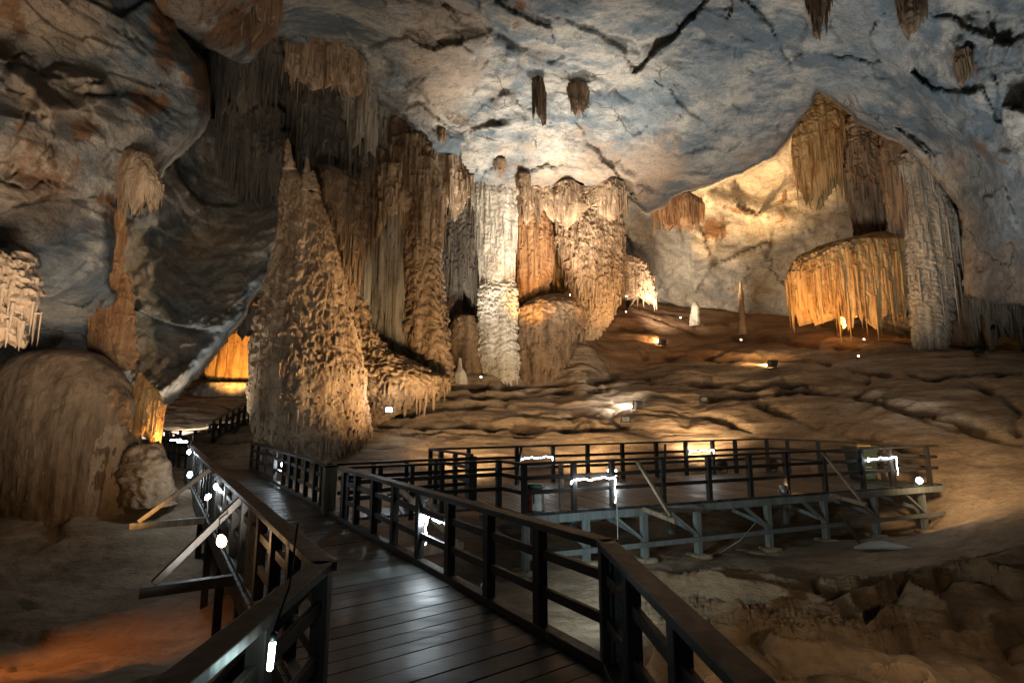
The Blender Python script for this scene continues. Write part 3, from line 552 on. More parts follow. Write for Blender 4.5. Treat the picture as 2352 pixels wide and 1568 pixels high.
Fm('tall_column', 'tall grey column at the right end of the alcove', 'column', [(355,2070,2120),(385,2064,2146),(420,2080,2164),(480,2086,2184),(560,2090,2192),(650,2090,2186),(740,2096,2180),(800,2102,2173),(835,2106,2172)], 26, 'grey', .6, 1.5, flute=[(355,.2),(550,.18),(840,.12)], ff=3.6, knob=[(355,.02),(600,.05),(700,.08),(840,.05)], kf=4, scal=[(355,.04),(560,.08),(620,.2),(720,.18),(840,.06)], sh=.6, drips=[DR(150,365,640,.6,3.5,.03,.09), DR(160,600,740,.1,.3,.03,.08,'tear')])
Fm('column_drapery', 'ragged brown drapery clinging to the upper left of the tall grey column', 'drapery', [(310,2030,2080),(345,2028,2100),(390,2026,2115),(460,2035,2125),(520,2050,2120),(565,2060,2110)], 26.6, 'brown', .5, 1.2, flute=.22, ff=3.2, knob=.1, jag=1.4, jf=2.2, drips=[DR(180,355,520,.6,2.6,.04,.12)])
Fm('shadow_column', 'dark fluted column half hidden right of the tall grey column', 'column', [(450,2165,2200),(500,2168,2222),(560,2172,2218),(640,2176,2206),(720,2176,2226),(780,2172,2245),(850,2165,2255)], 26.8, 'brown', .7, 1.2, flute=.24, ff=2.6, knob=.08, drips=[DR(120,460,700,.6,2.6,.04,.1)])
Fm('jellyfish_flowstone', 'big rounded orange flowstone canopy with trailing fringe', 'flowstone', [(540,1985,2070),(552,1930,2082),(566,1880,2088),(585,1842,2092),(610,1820,2092),(640,1814,2092),(690,1822,2090),(725,1836,2088),(748,1846,2086)], 27.4, 'honey', .55, 1.6, flute=[(540,.02),(570,.06),(600,.14),(640,.2),(750,.24)], ff=3.4, knob=.03, jag=1.5, jf=1.1, scal=[(540,.05),(640,.1),(750,.05)], sh=1.3, drips=[DR(300,590,700,.6,2.8,.03,.1), DR(120,570,640,1.2,3.4,.03,.08)])
for i, (lb, x0, x1, yb) in enumerate([('wider dark stalactite group at the right edge of the photo', 2270, 2352, 800), ('short dark stalactite hanging beside the right edge group', 2225, 2262, 770), ('dark stalactite group cut by the frame edge on the right', 2340, 2440, 815)]):
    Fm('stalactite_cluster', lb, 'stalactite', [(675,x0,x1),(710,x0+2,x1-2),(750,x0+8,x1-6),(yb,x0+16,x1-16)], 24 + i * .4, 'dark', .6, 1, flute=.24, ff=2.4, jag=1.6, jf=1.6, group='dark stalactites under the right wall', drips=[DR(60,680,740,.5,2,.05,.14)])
Fm('stalagmite', 'short pale pointed stalagmite on the mound crest', 'stalagmite', [(694,1594,1599),(706,1590,1603),(722,1587,1605),(748,1584,1609)], 33, 'grey', .9, 2, knob=.06, kf=3)
Fm('stalagmite', 'slender brown pole-like stalagmite on the mound', 'stalagmite', [(646,1699,1703),(665,1698,1706),(700,1698,1708),(735,1697,1711),(768,1694,1714)], 31, 'brown', .9, 2, knob=.05, kf=3)
Fm('stalagmite', 'small pale stalagmite with bulbous foot left of the white column', 'stalagmite', [(822,1054,1059),(845,1052,1061),(853,1047,1067),(866,1043,1071),(882,1044,1072)], 25.6, 'pale', .9, 2, knob=.04, kf=4)
# ceiling stalactites
for lb, rows in [('brown ribbed stalactite left of the pair on the vault', [(182,1228,1244),(195,1225,1247),(215,1226,1250),(245,1229,1252),(268,1238,1256),(292,1247,1254)]),
                 ('stubby brown stalactite right of the pair on the vault', [(200,1306,1350),(212,1309,1354),(235,1312,1350),(255,1315,1345),(268,1320,1342)]),
                 ('small forked stalactite above the bright ceiling edge', [(402,1188,1218),(415,1186,1216),(432,1192,1214),(448,1197,1212),(462,1203,1208)]),
                 ('brown stalactite cut by the top edge, above the alcove apex', [(-40,1852,1910),(0,1856,1902),(30,1862,1898),(55,1866,1886),(88,1870,1882)]),
                 ('brown ragged stalactite cut by the top edge, right of centre', [(-40,2060,2120),(0,2062,2118),(30,2066,2120),(55,2072,2118),(82,2086,2104)]),
                 ('brown tapering stalactite high at the right', [(120,2192,2225),(150,2194,2220),(175,2198,2216),(205,2202,2212)]),
                 ('little tan stub by the fold of the vault', [(300,1004,1026),(318,1006,1026),(336,1010,1022)]),
                 ('rusty small stub right of the fold', [(368,1136,1162),(380,1138,1160),(398,1144,1156)])]:
    x, y = (rows[1][1] + rows[1][2]) / 2, rows[0][0]; dd = ceil_depth(x, y + 8) - .1; hh = (rows[-1][0] - y) / 1176 * dd
    Fm('stalactite', lb, 'stalactite', rows, dd, 'brown', .8, 1.8, flute=.1, ff=5, jag=.5, jf=4, rough=.05, group='single stalactites on the vault', drips=[DR(40, y + 2, y + .6 * (rows[-1][0] - y), .3 * hh, .6 * hh, .03, .07)])
# left side
Fm('stalactite_fan', 'fan of fine tan stalactites on the edge of the buttress', 'stalactite', [(344,290,318),(356,282,338),(380,278,352),(410,278,366),(440,282,372),(465,290,366),(480,300,358)], 11.9, 'tan', .6, 1.4, flute=[(344,.02),(400,.06),(490,.08)], ff=8, jag=.6, jf=5, rough=.03, drips=[DR(420,352,470,.15,.7,.012,.035)])
Fm('brown_strip', 'strip of orange brown flowstone down the edge of the buttress', 'flowstone', [(445,225,265),(480,216,274),(520,224,280),(560,230,278),(620,228,284),(680,236,292),(720,228,300),(780,216,306),(860,235,303)], 13.1, 'rust', .22, 1.3, flute=.1, ff=6, knob=.08, kf=4, jag=.3, scal=.12, sh=.9, wavy=.5, drips=[DR(320,450,800,.2,1.2,.015,.05)])
Fm('lumpy_stalactite', 'lumpy cream and brown stalactite cluster at the left edge', 'stalactite', [(575,-90,30),(600,-90,60),(640,-80,74),(690,-70,66),(740,-60,48),(790,-40,34),(812,-20,26)], 9.6, 'tan', .45, 1.2, flute=.1, ff=4, knob=.14, kf=3.4, jag=.4, scal=.16, sh=.7, drips=[DR(160,590,760,.15,.7,.02,.06)])
Fm('rounded_boulder', 'huge smooth domed flowstone boulder at the left', 'boulder', [(800,135,170),(804,105,195),(812,70,225),(826,35,248),(848,5,268),(880,-20,285),(925,-45,298),(980,-60,306),(1050,-70,308),(1110,-72,304),(1200,-68,294)], 12.2, 'brown', .55, 1.4, flute=[(800,0),(880,.02),(960,.06),(1150,.10)], ff=6, knob=[(800,.02),(1200,.03)], kf=2.5, rough=.10, rf=.7, scal=[(800,.0),(900,.04),(1200,.08)], sh=1.6, drips=[DR(120,980,1150,.2,.8,.015,.04)])
bo = bpy.data.objects['rounded_boulder']
Fm('lobe', None, None, [(918,185,225),(924,155,252),(938,125,272),(965,98,288),(1010,76,298),(1080,62,303),(1200,55,298)], 12.05, 'tan', .5, 1.4, flute=[(900,.02),(1000,.06),(1200,.10)], ff=6, rough=.09, rf=.8, scal=.05, sh=1.4, drips=[DR(100,980,1150,.2,.8,.015,.04)], parent=bo)
Fm('orange_wedge', 'bright orange flowstone wedge beside the domed boulder', 'flowstone', [(855,316,324),(875,312,342),(900,306,362),(940,310,371),(975,322,371),(1000,334,369),(1024,344,366)], 12.4, 'honey', .6, 1.2, flute=.08, ff=6, jag=.3, drips=[DR(80,880,980,.3,1,.02,.05)])
Fm('knobby_rock', 'small knobby rock between the domed boulder and the boardwalk', 'rock', [(1018,330,365),(1030,308,380),(1060,296,388),(1100,292,392),(1160,286,396)], 12, 'tan', .8, 1.2, knob=.12, kf=5, rough=.12)
Fm('tunnel_drapery', 'glowing orange drapery at the back of the tunnel', 'drapery', [(725,530,600),(780,500,600),(820,482,600),(862,474,600),(884,490,600)], 40, 'honey', .4, 1.4, flute=.35, ff=1.6, jag=.6, jf=.6, drips=[DR(50,730,800,2,5,.08,.2)])
Fm('tunnel_stalactite', 'dark stalactite hanging before the glowing drapery in the tunnel', 'stalactite', [(705,535,610),(750,542,600),(780,548,590),(802,555,580)], 36, 'dark', .5, 1, flute=.3, ff=1.8, jag=1.6, jf=1.2)
Fm('pebbly_boulder', 'rounded lump of flowstone below the tunnel drapery', 'flowstone', [(880,470,600),(900,440,600),(930,410,600),(960,400,600)], 39, 'grey', .6, .8, scal=.5, sh=1.2, knob=.1, rough=.1)
# ================================================================ WOODWORK
class MB:
    def __init__(s): s.v = []; s.f = []; s.t = []
    def add(s, V, F, tone=0.0):
        b = len(s.v); s.v += [tuple(x) for x in V]; s.f += [tuple(i + b for i in f) for f in F]; s.t += [tone] * len(V); return s
    def bar(s, p, q, w, h, up=(0, 0, 1), tone=None):
        p, q = Vector(p), Vector(q); d = (q - p).normalized(); up = Vector(up)
        sd = d.cross(up)
        if sd.length < 1e-3: sd = d.cross(Vector((0, 1, 0)))
        sd.normalize(); u = sd.cross(d)
        V = [c + sd * (a * w / 2) + u * (b * h / 2) for c in (p, q) for a, b in ((-1, -1), (1, -1), (1, 1), (-1, 1))]
        return s.add(V, [(3, 2, 1, 0), (4, 5, 6, 7), (0, 1, 5, 4), (1, 2, 6, 5), (2, 3, 7, 6), (3, 0, 4, 7)], random.random() if tone is None else tone)
    def post(s, x, y, z0, z1, w, rz=0.0, w2=None, tone=None):
        c, n = math.cos(rz), math.sin(rz)
        return s.bar((x, y, z0), (x, y, z1), w, w2 or w, up=(c, n, 0), tone=tone)
    def tube(s, pts, r, n=8, cap=True):
        pts = [Vector(p) for p in pts]; V = []
        rr = r if isinstance(r, (list, tuple)) else [r] * len(pts)
        for i, p in enumerate(pts):
            d = (pts[min(i + 1, len(pts) - 1)] - pts[max(i - 1, 0)]).normalized()
            a = d.cross(Vector((.13, .21, .97))); a = a.normalized() if a.length > 1e-4 else Vector((1, 0, 0)); b = a.cross(d)
            V += [p + (a * math.cos(6.2832 * k / n) + b * math.sin(6.2832 * k / n)) * rr[i] for k in range(n)]
        F = [(i * n + k, i * n + (k + 1) % n, (i + 1) * n + (k + 1) % n, (i + 1) * n + k) for i in range(len(pts) - 1) for k in range(n)]
        if cap: F += [tuple(range(n))[::-1], tuple(range((len(pts) - 1) * n, len(pts) * n))]
        return s.add(V, F, .3)
    def prism(s, poly, z0, z1, tone=0.0):
        n = len(poly)
        V = [(x, y, z0) for x, y in poly] + [(x, y, z1) for x, y in poly]
        a = sum(poly[i][0] * poly[(i + 1) % n][1] - poly[(i + 1) % n][0] * poly[i][1] for i in range(n))
        F = [tuple(range(n))[::-1], tuple(range(n, 2 * n))] + [(i, (i + 1) % n, (i + 1) % n + n, i + n) for i in range(n)]
        if a < 0: F = [f[::-1] for f in F]
        return s.add(V, F, tone)
    def build(s, name, mat, parent=None, loc=None, bevel=0.0, smooth=False):
        me = bpy.data.meshes.new(name)
        off = Vector(loc) if loc is not None else (parent.location if parent and parent.type == 'EMPTY' else Vector((0, 0, 0)))
        if parent and parent.type != 'EMPTY': off = parent.matrix_basis.translation + (parent.parent.location if parent.parent else Vector((0, 0, 0)))
        me.from_pydata([tuple(Vector(v) - off) for v in s.v], [], s.f); me.update()
        me.attributes.new('tone', 'FLOAT', 'POINT').data.foreach_set('value', np.array(s.t, np.float32))
        if smooth: me.polygons.foreach_set('use_smooth', np.ones(len(me.polygons), bool))
        o = link(name, me, mat, parent, loc if loc is not None else None)
        if bevel:
            b = o.modifiers.new('edge', 'BEVEL'); b.width = bevel; b.segments = 2; b.limit_method = 'ANGLE'
        return o
def lathe(mb, prof, base, axis=(0, 0, 1), n=20, tone=0.0):
    axis = Vector(axis).normalized(); a = axis.orthogonal().normalized(); b = axis.cross(a); base = Vector(base)
    V = [base + axis * z + (a * math.cos(6.2832 * k / n) + b * math.sin(6.2832 * k / n)) * r for r, z in prof for k in range(n)]
    F = [(i * n + k, i * n + (k + 1) % n, (i + 1) * n + (k + 1) % n, (i + 1) * n + k) for i in range(len(prof) - 1) for k in range(n)]
    F += [tuple(range(n))[::-1], tuple(range((len(prof) - 1) * n, len(prof) * n))]
    return mb.add(V, F, tone)
M['deck'] = wood_mat('wet_dark_planks', (.018, .023, .023), (.075, .082, .078), .46, 0)
M['timber'] = wood_mat('dark_stained_timber', (.012, .0095, .008), (.034, .026, .019), .55, 2)
M['worn'] = wood_mat('worn_timber', (.12, .085, .05), (.30, .23, .15), .6, 2)
M['paint'] = wood_mat('grey_painted_timber', (.13, .15, .15), (.24, .27, .265), .6, 2)
M['black'] = plain('black_metal', (.02, .021, .022), .45, .3)
M['steel'] = plain('steel_plate', (.32, .33, .33), .4, .7, var=.25, scale=5)
M['cable'] = plain('grey_cable', (.35, .36, .36), .5)
M['stone'] = flow_mat('footing_stone', (.42, .33, .23), (.25, .18, .11))
M['white_lens'] = glow('cool_lamp_glow', (.86, .95, 1), 30); M['warm_lens'] = glow('warm_lamp_glow', (1, .66, .33), 34)
M['rope'] = glow('rope_light_glow', (.9, .96, 1), 14); M['dim_lens'] = glow('small_lamp_glow', (1, .85, .62), 14)
U2 = Vector((.566, -.824, 0)).normalized(); N2 = Vector((-U2.y, U2.x, 0))
def clip(poly, n, c):
    out = []
    for i in range(len(poly)):
        a, b = poly[i], poly[(i + 1) % len(poly)]; da, db = a[0] * n[0] + a[1] * n[1] - c, b[0] * n[0] + b[1] * n[1] - c
        if da >= 0: out.append(a)
        if (da >= 0) != (db >= 0): t = da / (da - db); out.append((a[0] + (b[0] - a[0]) * t, a[1] + (b[1] - a[1]) * t))
    return out
def planks(mb, poly, d, w, gap, z0, z1):
    d = Vector((d[0], d[1])).normalized(); pr = [p[0] * d.x + p[1] * d.y for p in poly]; k = min(pr)
    while k < max(pr):
        ww = w * random.uniform(.85, 1.12); q = clip(clip(poly, d, k), -d, -(k + ww - gap))
        if len(q) > 2: dz = random.uniform(-.003, .003); mb.prism(q, z0 + dz, z1 + dz, random.random() ** 1.5)
        k += ww
def ln(n, s): return N2 * n + U2 * s      # boardwalk frame: n across, s towards the camera
sL, sR = (Vector((-1.19, 3.39, 0))).dot(U2), (Vector((.69, 3.96, 0))).dot(U2)
nL, nR = .94, 2.81; far = sL - 16.5
deckpoly = [tuple(v[:2]) for v in (ln(nL - .07, far), ln(nR + .1, far), ln(nR + .1, sR + .03))] + [(.86, 1.9), (.9, -1.6), (-1.26, -1.6), (-1.26, 1.9)] + [tuple(ln(nL - .07, sL + .05)[:2])]
mb = MB(); planks(mb, deckpoly, U2[:2], .20, .012, -.05, 0)
tag(mb.build('boardwalk', M['deck'], bevel=.004), 'dark wet plank boardwalk', kind='structure')
mb = MB()
for n in (nL - .02, nR + .03): mb.bar(ln(n, far) + Vector((0, 0, -.16)), ln(n, sL) + Vector((0, 0, -.16)), .09, .2, tone=.5)
mb.bar((.8, 3.9, -.16), (.84, -1.5, -.16), .09, .2); mb.bar((-1.2, 3.3, -.16), (-1.2, -1.5, -.16), .09, .2)
for n in (nL + .02, nR + .04):
    s = far + .5
    while s < sL:
        p = ln(n, s); mb.post(p.x, p.y, ground(p.x, p.y) - .1, -.1, .11, .6); s += 2.1
tag(mb.build('boardwalk_frame', M['timber']), 'dark beams and stilts carrying the boardwalk', kind='structure')
mb = MB(); mb.bar(ln(nR + .0, far) + Vector((0, 0, .035)), ln(nR + .0, sR) + Vector((0, 0, .035)), .11, .07, tone=.4)
mb.bar(ln(nL, far) + Vector((0, 0, .03)), ln(nL, sL) + Vector((0, 0, .03)), .09, .06, tone=.4)
mb.bar((.70, 3.92, .035), (.84, -1.4, .035), .11, .07, tone=.4)
tag(mb.build('boardwalk_kerb', M['timber'], bevel=.006), 'low timber kerb along the boardwalk', kind='structure')
def solve_s(a, b, px, z=.45):
    a, b = Vector(a), Vector(b); lo, hi = 0.0, 1.0
    f = lambda t: proj_x(((a + (b - a) * t).x, (a + (b - a) * t).y, z)) - px
    s0 = f(lo)
    for _ in range(50):
        m = (lo + hi) / 2
        if (f(m) > 0) == (s0 > 0): lo = m
        else: hi = m
    return lo
def railing(label, pts, tops, posts, mids=(.34, .64), pw=.095, hw=.14, hh=.055, base=0.0, group=None, mat='timber', name='wooden_railing', widths=None):
    """pts: plan points; tops: handrail height at each; posts: list per segment of fractions"""
    pts = [Vector((p[0], p[1], 0)) for p in pts]
    root = empty(name, (pts[0].x, pts[0].y, base), label, 'railing', group)
    for i, (a, b) in enumerate(zip(pts[:-1], pts[1:])):
        d = (b - a).normalized(); rz = math.atan2(d.y, d.x); e = d * (hw * .5)
        up = Vector((0, 0, 1)); za, zb = tops[i], tops[i + 1]
        MB().bar(a + up * (za - hh / 2) - e * (0 if i else 1), b + up * (zb - hh / 2) + e * .98, hw, hh, tone=.25).build('handrail', M[mat], root, bevel=.007)
        for m in mids: MB().bar(a + up * (base + (za - base) * m / .9), b + up * (base + (zb - base) * m / .9), .04, .075, tone=.5).build('rail', M[mat], root, bevel=.004)
        for t in posts[i]:
            p = a + (b - a) * t; zt = za + (zb - za) * t; w = pw * (1 if not widths else widths)
            MB().post(p.x, p.y, base - .12, zt - hh - .001, w, rz).build('post', M[mat], root, bevel=.006)
    return root
def brace_to(root, foot, top, mat='timber', w=.085, out=None):
    """outrigger lying at deck level with a raking brace up to the handrail"""
    MB().bar(foot, top, w, w * .7, tone=.2).build('brace', M[mat], root, bevel=.004)
    if out is not None:
        o2 = Vector(out); f = Vector(foot); d = (f - o2).normalized()
        MB().bar(o2 + Vector((0, 0, -.07)), f + d * .12 + Vector((0, 0, -.07)), w, w * 1.1, tone=.2).build('outrigger', M[mat], root, bevel=.004)
# left railing of the boardwalk
A0 = ln(nL, far); A1 = ln(nL, sL)
L = (A1 - A0).length
tsl = [solve_s(A0, A1, x) for x in (560, 577, 597, 629, 669, 497, 520, 540)] + [1 - (1.35 + .62 * k + 2.6) / L for k in range(4, 20)]
tsl = sorted(t for t in tsl if 0.01 < t < .985)
rl = railing('long dark railing on the left side of the boardwalk with raking braces', [A0, A1, (-1.17, 1.9), (-1.16, -1.4)], [.9, .9, .9, .9], [tsl, [0.0, .55, 1.0], [.3, .65]], group='timber railings')
for px, pt, ft in ((490, 1078, (366, 1190)), (562, 1135, (366, 1357)), (425, 1030, (388, 1068))):
    t = solve_s(A0, A1, px, .85); p = A0 + (A1 - A0) * t
    foot = p - N2 * {490: 1.05, 562: .82, 425: .8}[px] + Vector((0, 0, .02)); worn = 'worn' if px == 490 else 'timber'
    brace_to(rl, foot, p + Vector((0, 0, .84)) - N2 * .03, worn, .1, p - N2 * .0)
# right railing
B0 = ln(nR, far); B1 = ln(nR, sR); tK = solve_s(B0, B1, 783); tB = solve_s(B0, B1, 752)
K = B0 + (B1 - B0) * tK; Bx = B0 + (B1 - B0) * tB
ts = [(solve_s(B0, B1, x) - tK) / (1 - tK) for x in (792, 819, 859, 906, 964, 1033, 1123, 1240)]
rr = railing('dark railing on the near right of the boardwalk ending at a bolted steel post', [K, B1, (.85, 1.75), (.86, -1.4)], [.9, .9, .9, .9], [ts, [.0, .28, .62], [.0, .5]], group='timber railings')
p = B1
pl = MB().bar((p.x + .075, p.y - .03, -.3), (p.x + .075, p.y - .03, .8), .012, .12, up=(1, .2, 0)).build('steel_post', M['steel'], rr)
for z in (.42, .1):
    mb = MB(); lathe(mb, [(.014, 0), (.014, .012), (.006, .018)], (p.x + .06, p.y - .055, z), (-.3, -1, 0), 10); mb.build('bolt', M['steel'], pl)
for px in (964,):
    t = solve_s(B0, B1, 908, .85); q = B0 + (B1 - B0) * t; brace_to(rr, q + N2 * .95 + Vector((0, 0, -.02)), q + Vector((0, 0, .84)), 'worn', .1, q)
rf = railing('dark railing on the far right of the boardwalk in front of the giant stalagmite', [B0, Bx], [.9, .9], [[solve_s(B0, Bx, x) for x in (578, 592, 612, 632, 652, 668, 684, 703, 724, 740)]], group='timber railings')
bp = Bx + U2 * .12
root = empty('box_post', (bp.x, bp.y, 0), 'thick square boxed timber post where the side bridge leaves the boardwalk', 'post')
MB().post(bp.x, bp.y, -.1, .84, .22, .6).build('shaft', M['worn'], root, bevel=.01); MB().post(bp.x, bp.y, .84, .88, .27, .6).build('cap', M['timber'], root, bevel=.01)
# panel beside the gap
pc = K + U2 * .02
tag(MB().bar((pc.x, pc.y, .03), (pc.x + .26, pc.y - .38, .03), .03, .06).bar((pc.x, pc.y, .43), (pc.x + .25, pc.y - .365, .43), .03, .74).build('boarded_panel', M['timber'], loc=(pc.x, pc.y, 0)), 'dark boarded panel at the start of the near right railing', 'panel')
# ---- viewing platform
PA, PB, PC, PD, PE, PK = Vector((.2, 9.95, 0)), Vector((11.6, 14.3, 0)), Vector((8.4, 17.2, 0)), Vector((-2.1, 13.4, 0)), Vector((-.9, 11.5, 0)), Vector((-.28, 10.7, 0))
ab = (PB - PA).normalized(); an = Vector((-ab.y, ab.x, 0))
plat = empty('viewing_platform', (PA.x, PA.y, 0), 'wide dark plank viewing platform on grey painted timber legs', 'platform')
mb = MB(); planks(mb, [tuple(v[:2]) for v in (PA - an * .06, PB - an * .06, PC + an * .05, PD, PE, PK)], ab[:2], .15, .012, -.05, 0); mb.build('deck', M['deck'], plat, bevel=.003)
MB().bar(PA - an * .03 + Vector((0, 0, -.13)), PB + ab * .1 - an * .03 + Vector((0, 0, -.13)), .07, .15, tone=.1).build('edge_beam', M['paint'], plat)
for o_ in (1.3, 2.6): MB().bar(PA + an * o_ + Vector((0, 0, -.13)), PB - ab * 1.4 + an * o_ + Vector((0, 0, -.13)), .07, .15, tone=.5).build('joist', M['paint'], plat)
MB().bar(PA - an * .01 + Vector((0, 0, -.79)), PB + ab * .05 - an * .01 + Vector((0, 0, -.79)), .035, .10, tone=.3).build('tie_beam', M['paint'], plat)
MB().bar(PA + an * 1.3 + Vector((0, 0, -.5)), PB - ab * 1. + an * 1.3 + Vector((0, 0, -.5)), .035, .10, tone=.6).build('tie_beam', M['paint'], plat)
foots = []
for px in (1212, 1352, 1486, 1609, 1772, 1902, 2018, 2128):
    t = solve_s(PA, PB, px, -.5); q = PA + (PB - PA) * t + an * .1; g = ground(q.x, q.y)
    MB().post(q.x, q.y, g - .02, -.055, .125, math.atan2(ab.y, ab.x), tone=.05).build('leg', M['paint'], plat, bevel=.005); foots.append((q.x, q.y, g))
    MB().bar(q - ab * .72 + Vector((0, 0, -.2)), q - ab * .05 - an * .045 + Vector((0, 0, -.72)), .05, .1, up=tuple(an), tone=.1).build('brace', M['paint'], plat)
    r2 = q + an * 1.3 - ab * .5; MB().bar(r2 + Vector((0, 0, -.28)), q + Vector((0, 0, -.68)), .05, .09, tone=.4).build('cross_brace', M['paint'], plat)
    if px in (1352, 1609, 1902):
        r2 = q + an * 1.6 + ab * .55; MB().post(r2.x, r2.y, ground(r2.x, r2.y) - .05, -.055, .11, .4, tone=.3).build('leg', M['paint'], plat)
for k in range(9):
    q = PA + (PB - PA) * (.04 + .115 * k); MB().bar(q + Vector((0, 0, -.12)), q + an * 2.6 + Vector((0, 0, -.12)), .06, .12, tone=.6).build('joist', M['timber'], plat)
def slab(label, x, y, z, rx, ry, h, seed, group='footing slabs under the platform legs'):
    n = 22; rs = np.random.RandomState(seed); ph = rs.rand(4) * 6.28
    prof = [(.0, 0), (.9, 0), (1.0, .3), (1.0, .72), (.9, 1.0), (.0, 1.02)]
    V = []; F = []
    for r, zz in prof:
        for k in range(n):
            a = 6.2832 * k / n; c, s_ = math.cos(a), math.sin(a); q = (abs(c) ** 4 + abs(s_) ** 4) ** -.25
            rr_ = r * (q * .9 + .07 * math.sin(2 * a + ph[0]) + .05 * math.sin(5 * a + ph[1]) + .03 * math.sin(9 * a + ph[2]))
            V.append((x + rx * rr_ * c, y + ry * rr_ * s_, z - .03 + h * zz + .01 * math.sin(3 * a + ph[3])))
    for i in range(len(prof) - 1):
        for k in range(n): F.append((i * n + k, i * n + (k + 1) % n, (i + 1) * n + (k + 1) % n, (i + 1) * n + k))
    mb = MB(); mb.add(V, F); return tag(mb.build('footing_slab', M['stone'], loc=(x, y, z), smooth=True), label, 'stone slab', group)
onames = ['first', 'second', 'third', 'fourth', 'fifth', 'sixth', 'seventh', 'eighth']
for i, (x, y, g) in enumerate(foots): slab('flat stone slab under the %s front leg of the platform counted from the left' % onames[i], x, y, g + .0, .27, .22, .09, i)
slab('second flat stone lying beside the stacked pair under a platform leg', foots[4][0] - .5, foots[4][1] - .12, foots[4][2] - .04, .34, .2, .08, 30)
slab('lower stone of the stacked pair under the fifth platform leg', foots[4][0] - .02, foots[4][1] - .2, foots[4][2] - .08, .24, .2, .09, 31)
# platform railings
def px_posts(a, b, xs): return [solve_s(a, b, x) for x in xs]
nr_ = railing('near railing of the platform with a raking brace', [PK, PA, PB], [.92, .92, 1.02], [[0.02], px_posts(PA, PB, (1204, 1318, 1406, 1522, 1628, 1722, 1806, 1893, 1980, 2046, 2132))], (.36, .62), .1, .09, .05, group='timber railings')
fr_ = railing('far railing of the platform along the mound', [PE, PD, PC, PB], [.98, .98, 1.08, 1.02], [[.0, .35, .7], px_posts(PD, PC, (988, 1076, 1187, 1270, 1350, 1430, 1508, 1576, 1638, 1690)) , [0.0] + px_posts(PC, PB, (1811, 1882, 1966, 2026, 2050))], (.36, .62), .1, .08, .05, group='timber railings')
MB().post(PE.x, PE.y, -.1, .93, .2, .6).build('corner_post', M['timber'], fr_, bevel=.008)
sb = railing('near rail of the side bridge from the boardwalk to the platform', [K + N2 * .03, PK - ab * .06], [.9, .91], [[.22, .42, .62]], (.34, .62), .08, .08, .045, group='timber railings')
sb2 = railing('far rail of the side bridge from the boardwalk to the platform', [bp + N2 * .16, PE - ab * .12], [.9, .91], [[.25, .5, .74]], (.34, .62), .08, .08, .045, group='timber railings')
mb = MB(); planks(mb, [tuple(v[:2]) for v in (K + N2 * .12, PK, PE, bp + N2 * .1)], ab[:2], .15, .012, -.05, -.004); tag(mb.build('side_bridge', M['deck']), 'narrow plank bridge joining boardwalk and platform', kind='structure')
for x0, off, r_ in ((1462, .75, nr_), (1888, .8, nr_)):
    t = solve_s(PA, PB, x0, .85); q = PA + (PB - PA) * t; zt = .88 + .1 * t
    brace_to(r_, q - an * off + ab * (.22 if x0 < 1500 else .1) + Vector((0, 0, -.1)), q + Vector((0, 0, zt)), 'worn', .075, q + ab * .1)
for x0 in (1198, 1528):
    t = solve_s(PD, PC, x0, .85); q = PD + (PC - PD) * t; MB().bar(q + Vector((0, 0, .95)), q - ab * .28 - an * .3 + Vector((0, 0, .0)), .06, .07, tone=.4).build('brace', M['timber'], fr_)
# orange worn posts: a pair of reddish posts on the near edge
for x0, lb in ((1294, 'reddish worn post standing beside the pale cabinet'), ):
    t = solve_s(PA, PB, x0, .4); q = PA + (PB - PA) * t + an * .1
    tag(MB().post(q.x, q.y, 0, .86, .085, .3).build('worn_post', M['worn'], loc=(q.x, q.y, 0), bevel=.005), lb, 'post')
# far walkway and stairs in the tunnel mouth
def P_(x, y, d): return P(x, y, d)
fw = railing('far cross railing at the end of the boardwalk', [(P(372, 985, 19.6).x, 19.6), (P(436, 985, 18.4).x, 18.4)], [1.3, 1.05], [[.0, .18, .36, .54, .72, .98]], (.3, .6), .09, .1, .05, base=.1, group='timber railings')
fw2 = railing('low railing crossing the tunnel floor behind the boardwalk', [(P(375, 990, 22).x, 22), (P(560, 990, 24).x, 24)], [1.2, 1.2], [[.05, .2, .38, .55, .68, .8, .92]], (.3, .6), .12, .1, .06, base=.2, group='timber railings')
st = empty('wooden_staircase', (P(486, 1015, 21).x, 21, .1), 'dark wooden stairs climbing to the right behind the giant stalagmite', 'staircase')
s0, s1 = P(486, 1015, 21), P(566, 972, 23)
for off in (0, 1.1):
    o_ = Vector((-.1 * off, off, 0)); MB().bar(s0 + o_, s1 + o_, .07, .22).build('stringer', M['timber'], st)
    MB().bar(s0 + o_ + Vector((0, 0, .85)), s1 + o_ + Vector((0, 0, .95)), .09, .06).build('handrail', M['worn'] if not off else M['timber'], st)
    for t in (.02, .2, .38, .56, .74, .92):
        q = s0 + (s1 - s0) * t + o_; MB().post(q.x, q.y, q.z, q.z + .85, .08).build('post', M['timber'], st)
for k in range(9):
    q = s0 + (s1 - s0) * ((k + .5) / 9); MB().bar(q + Vector((0, .02, .08)), q + Vector((-.1, 1.08, .08)), .26, .04).build('tread', M['paint'], st)
sg = empty('tunnel_walkway', (P(520, 1012, 24).x, 24, 0), 'dark walkway with a grid of posts under the tunnel stairs', 'walkway')
mb = MB()
MB().bar(P(470, 1018, 24.5), P(580, 1014, 24.5), 1.4, .08).build('deck', M['deck'], sg)
for x in (478, 492, 508, 523, 536, 548, 560, 574):
    p0 = P(x, 1035, 24); MB().post(p0.x, p0.y, p0.z - .4, p0.z + 1.25, .1).build('post', M['timber'], sg)
for z in (975, 990, 1003): MB().bar(P(474, z, 24.0), P(580, z - 2, 24.0), .05, .09).build('rail', M['timber'], sg)
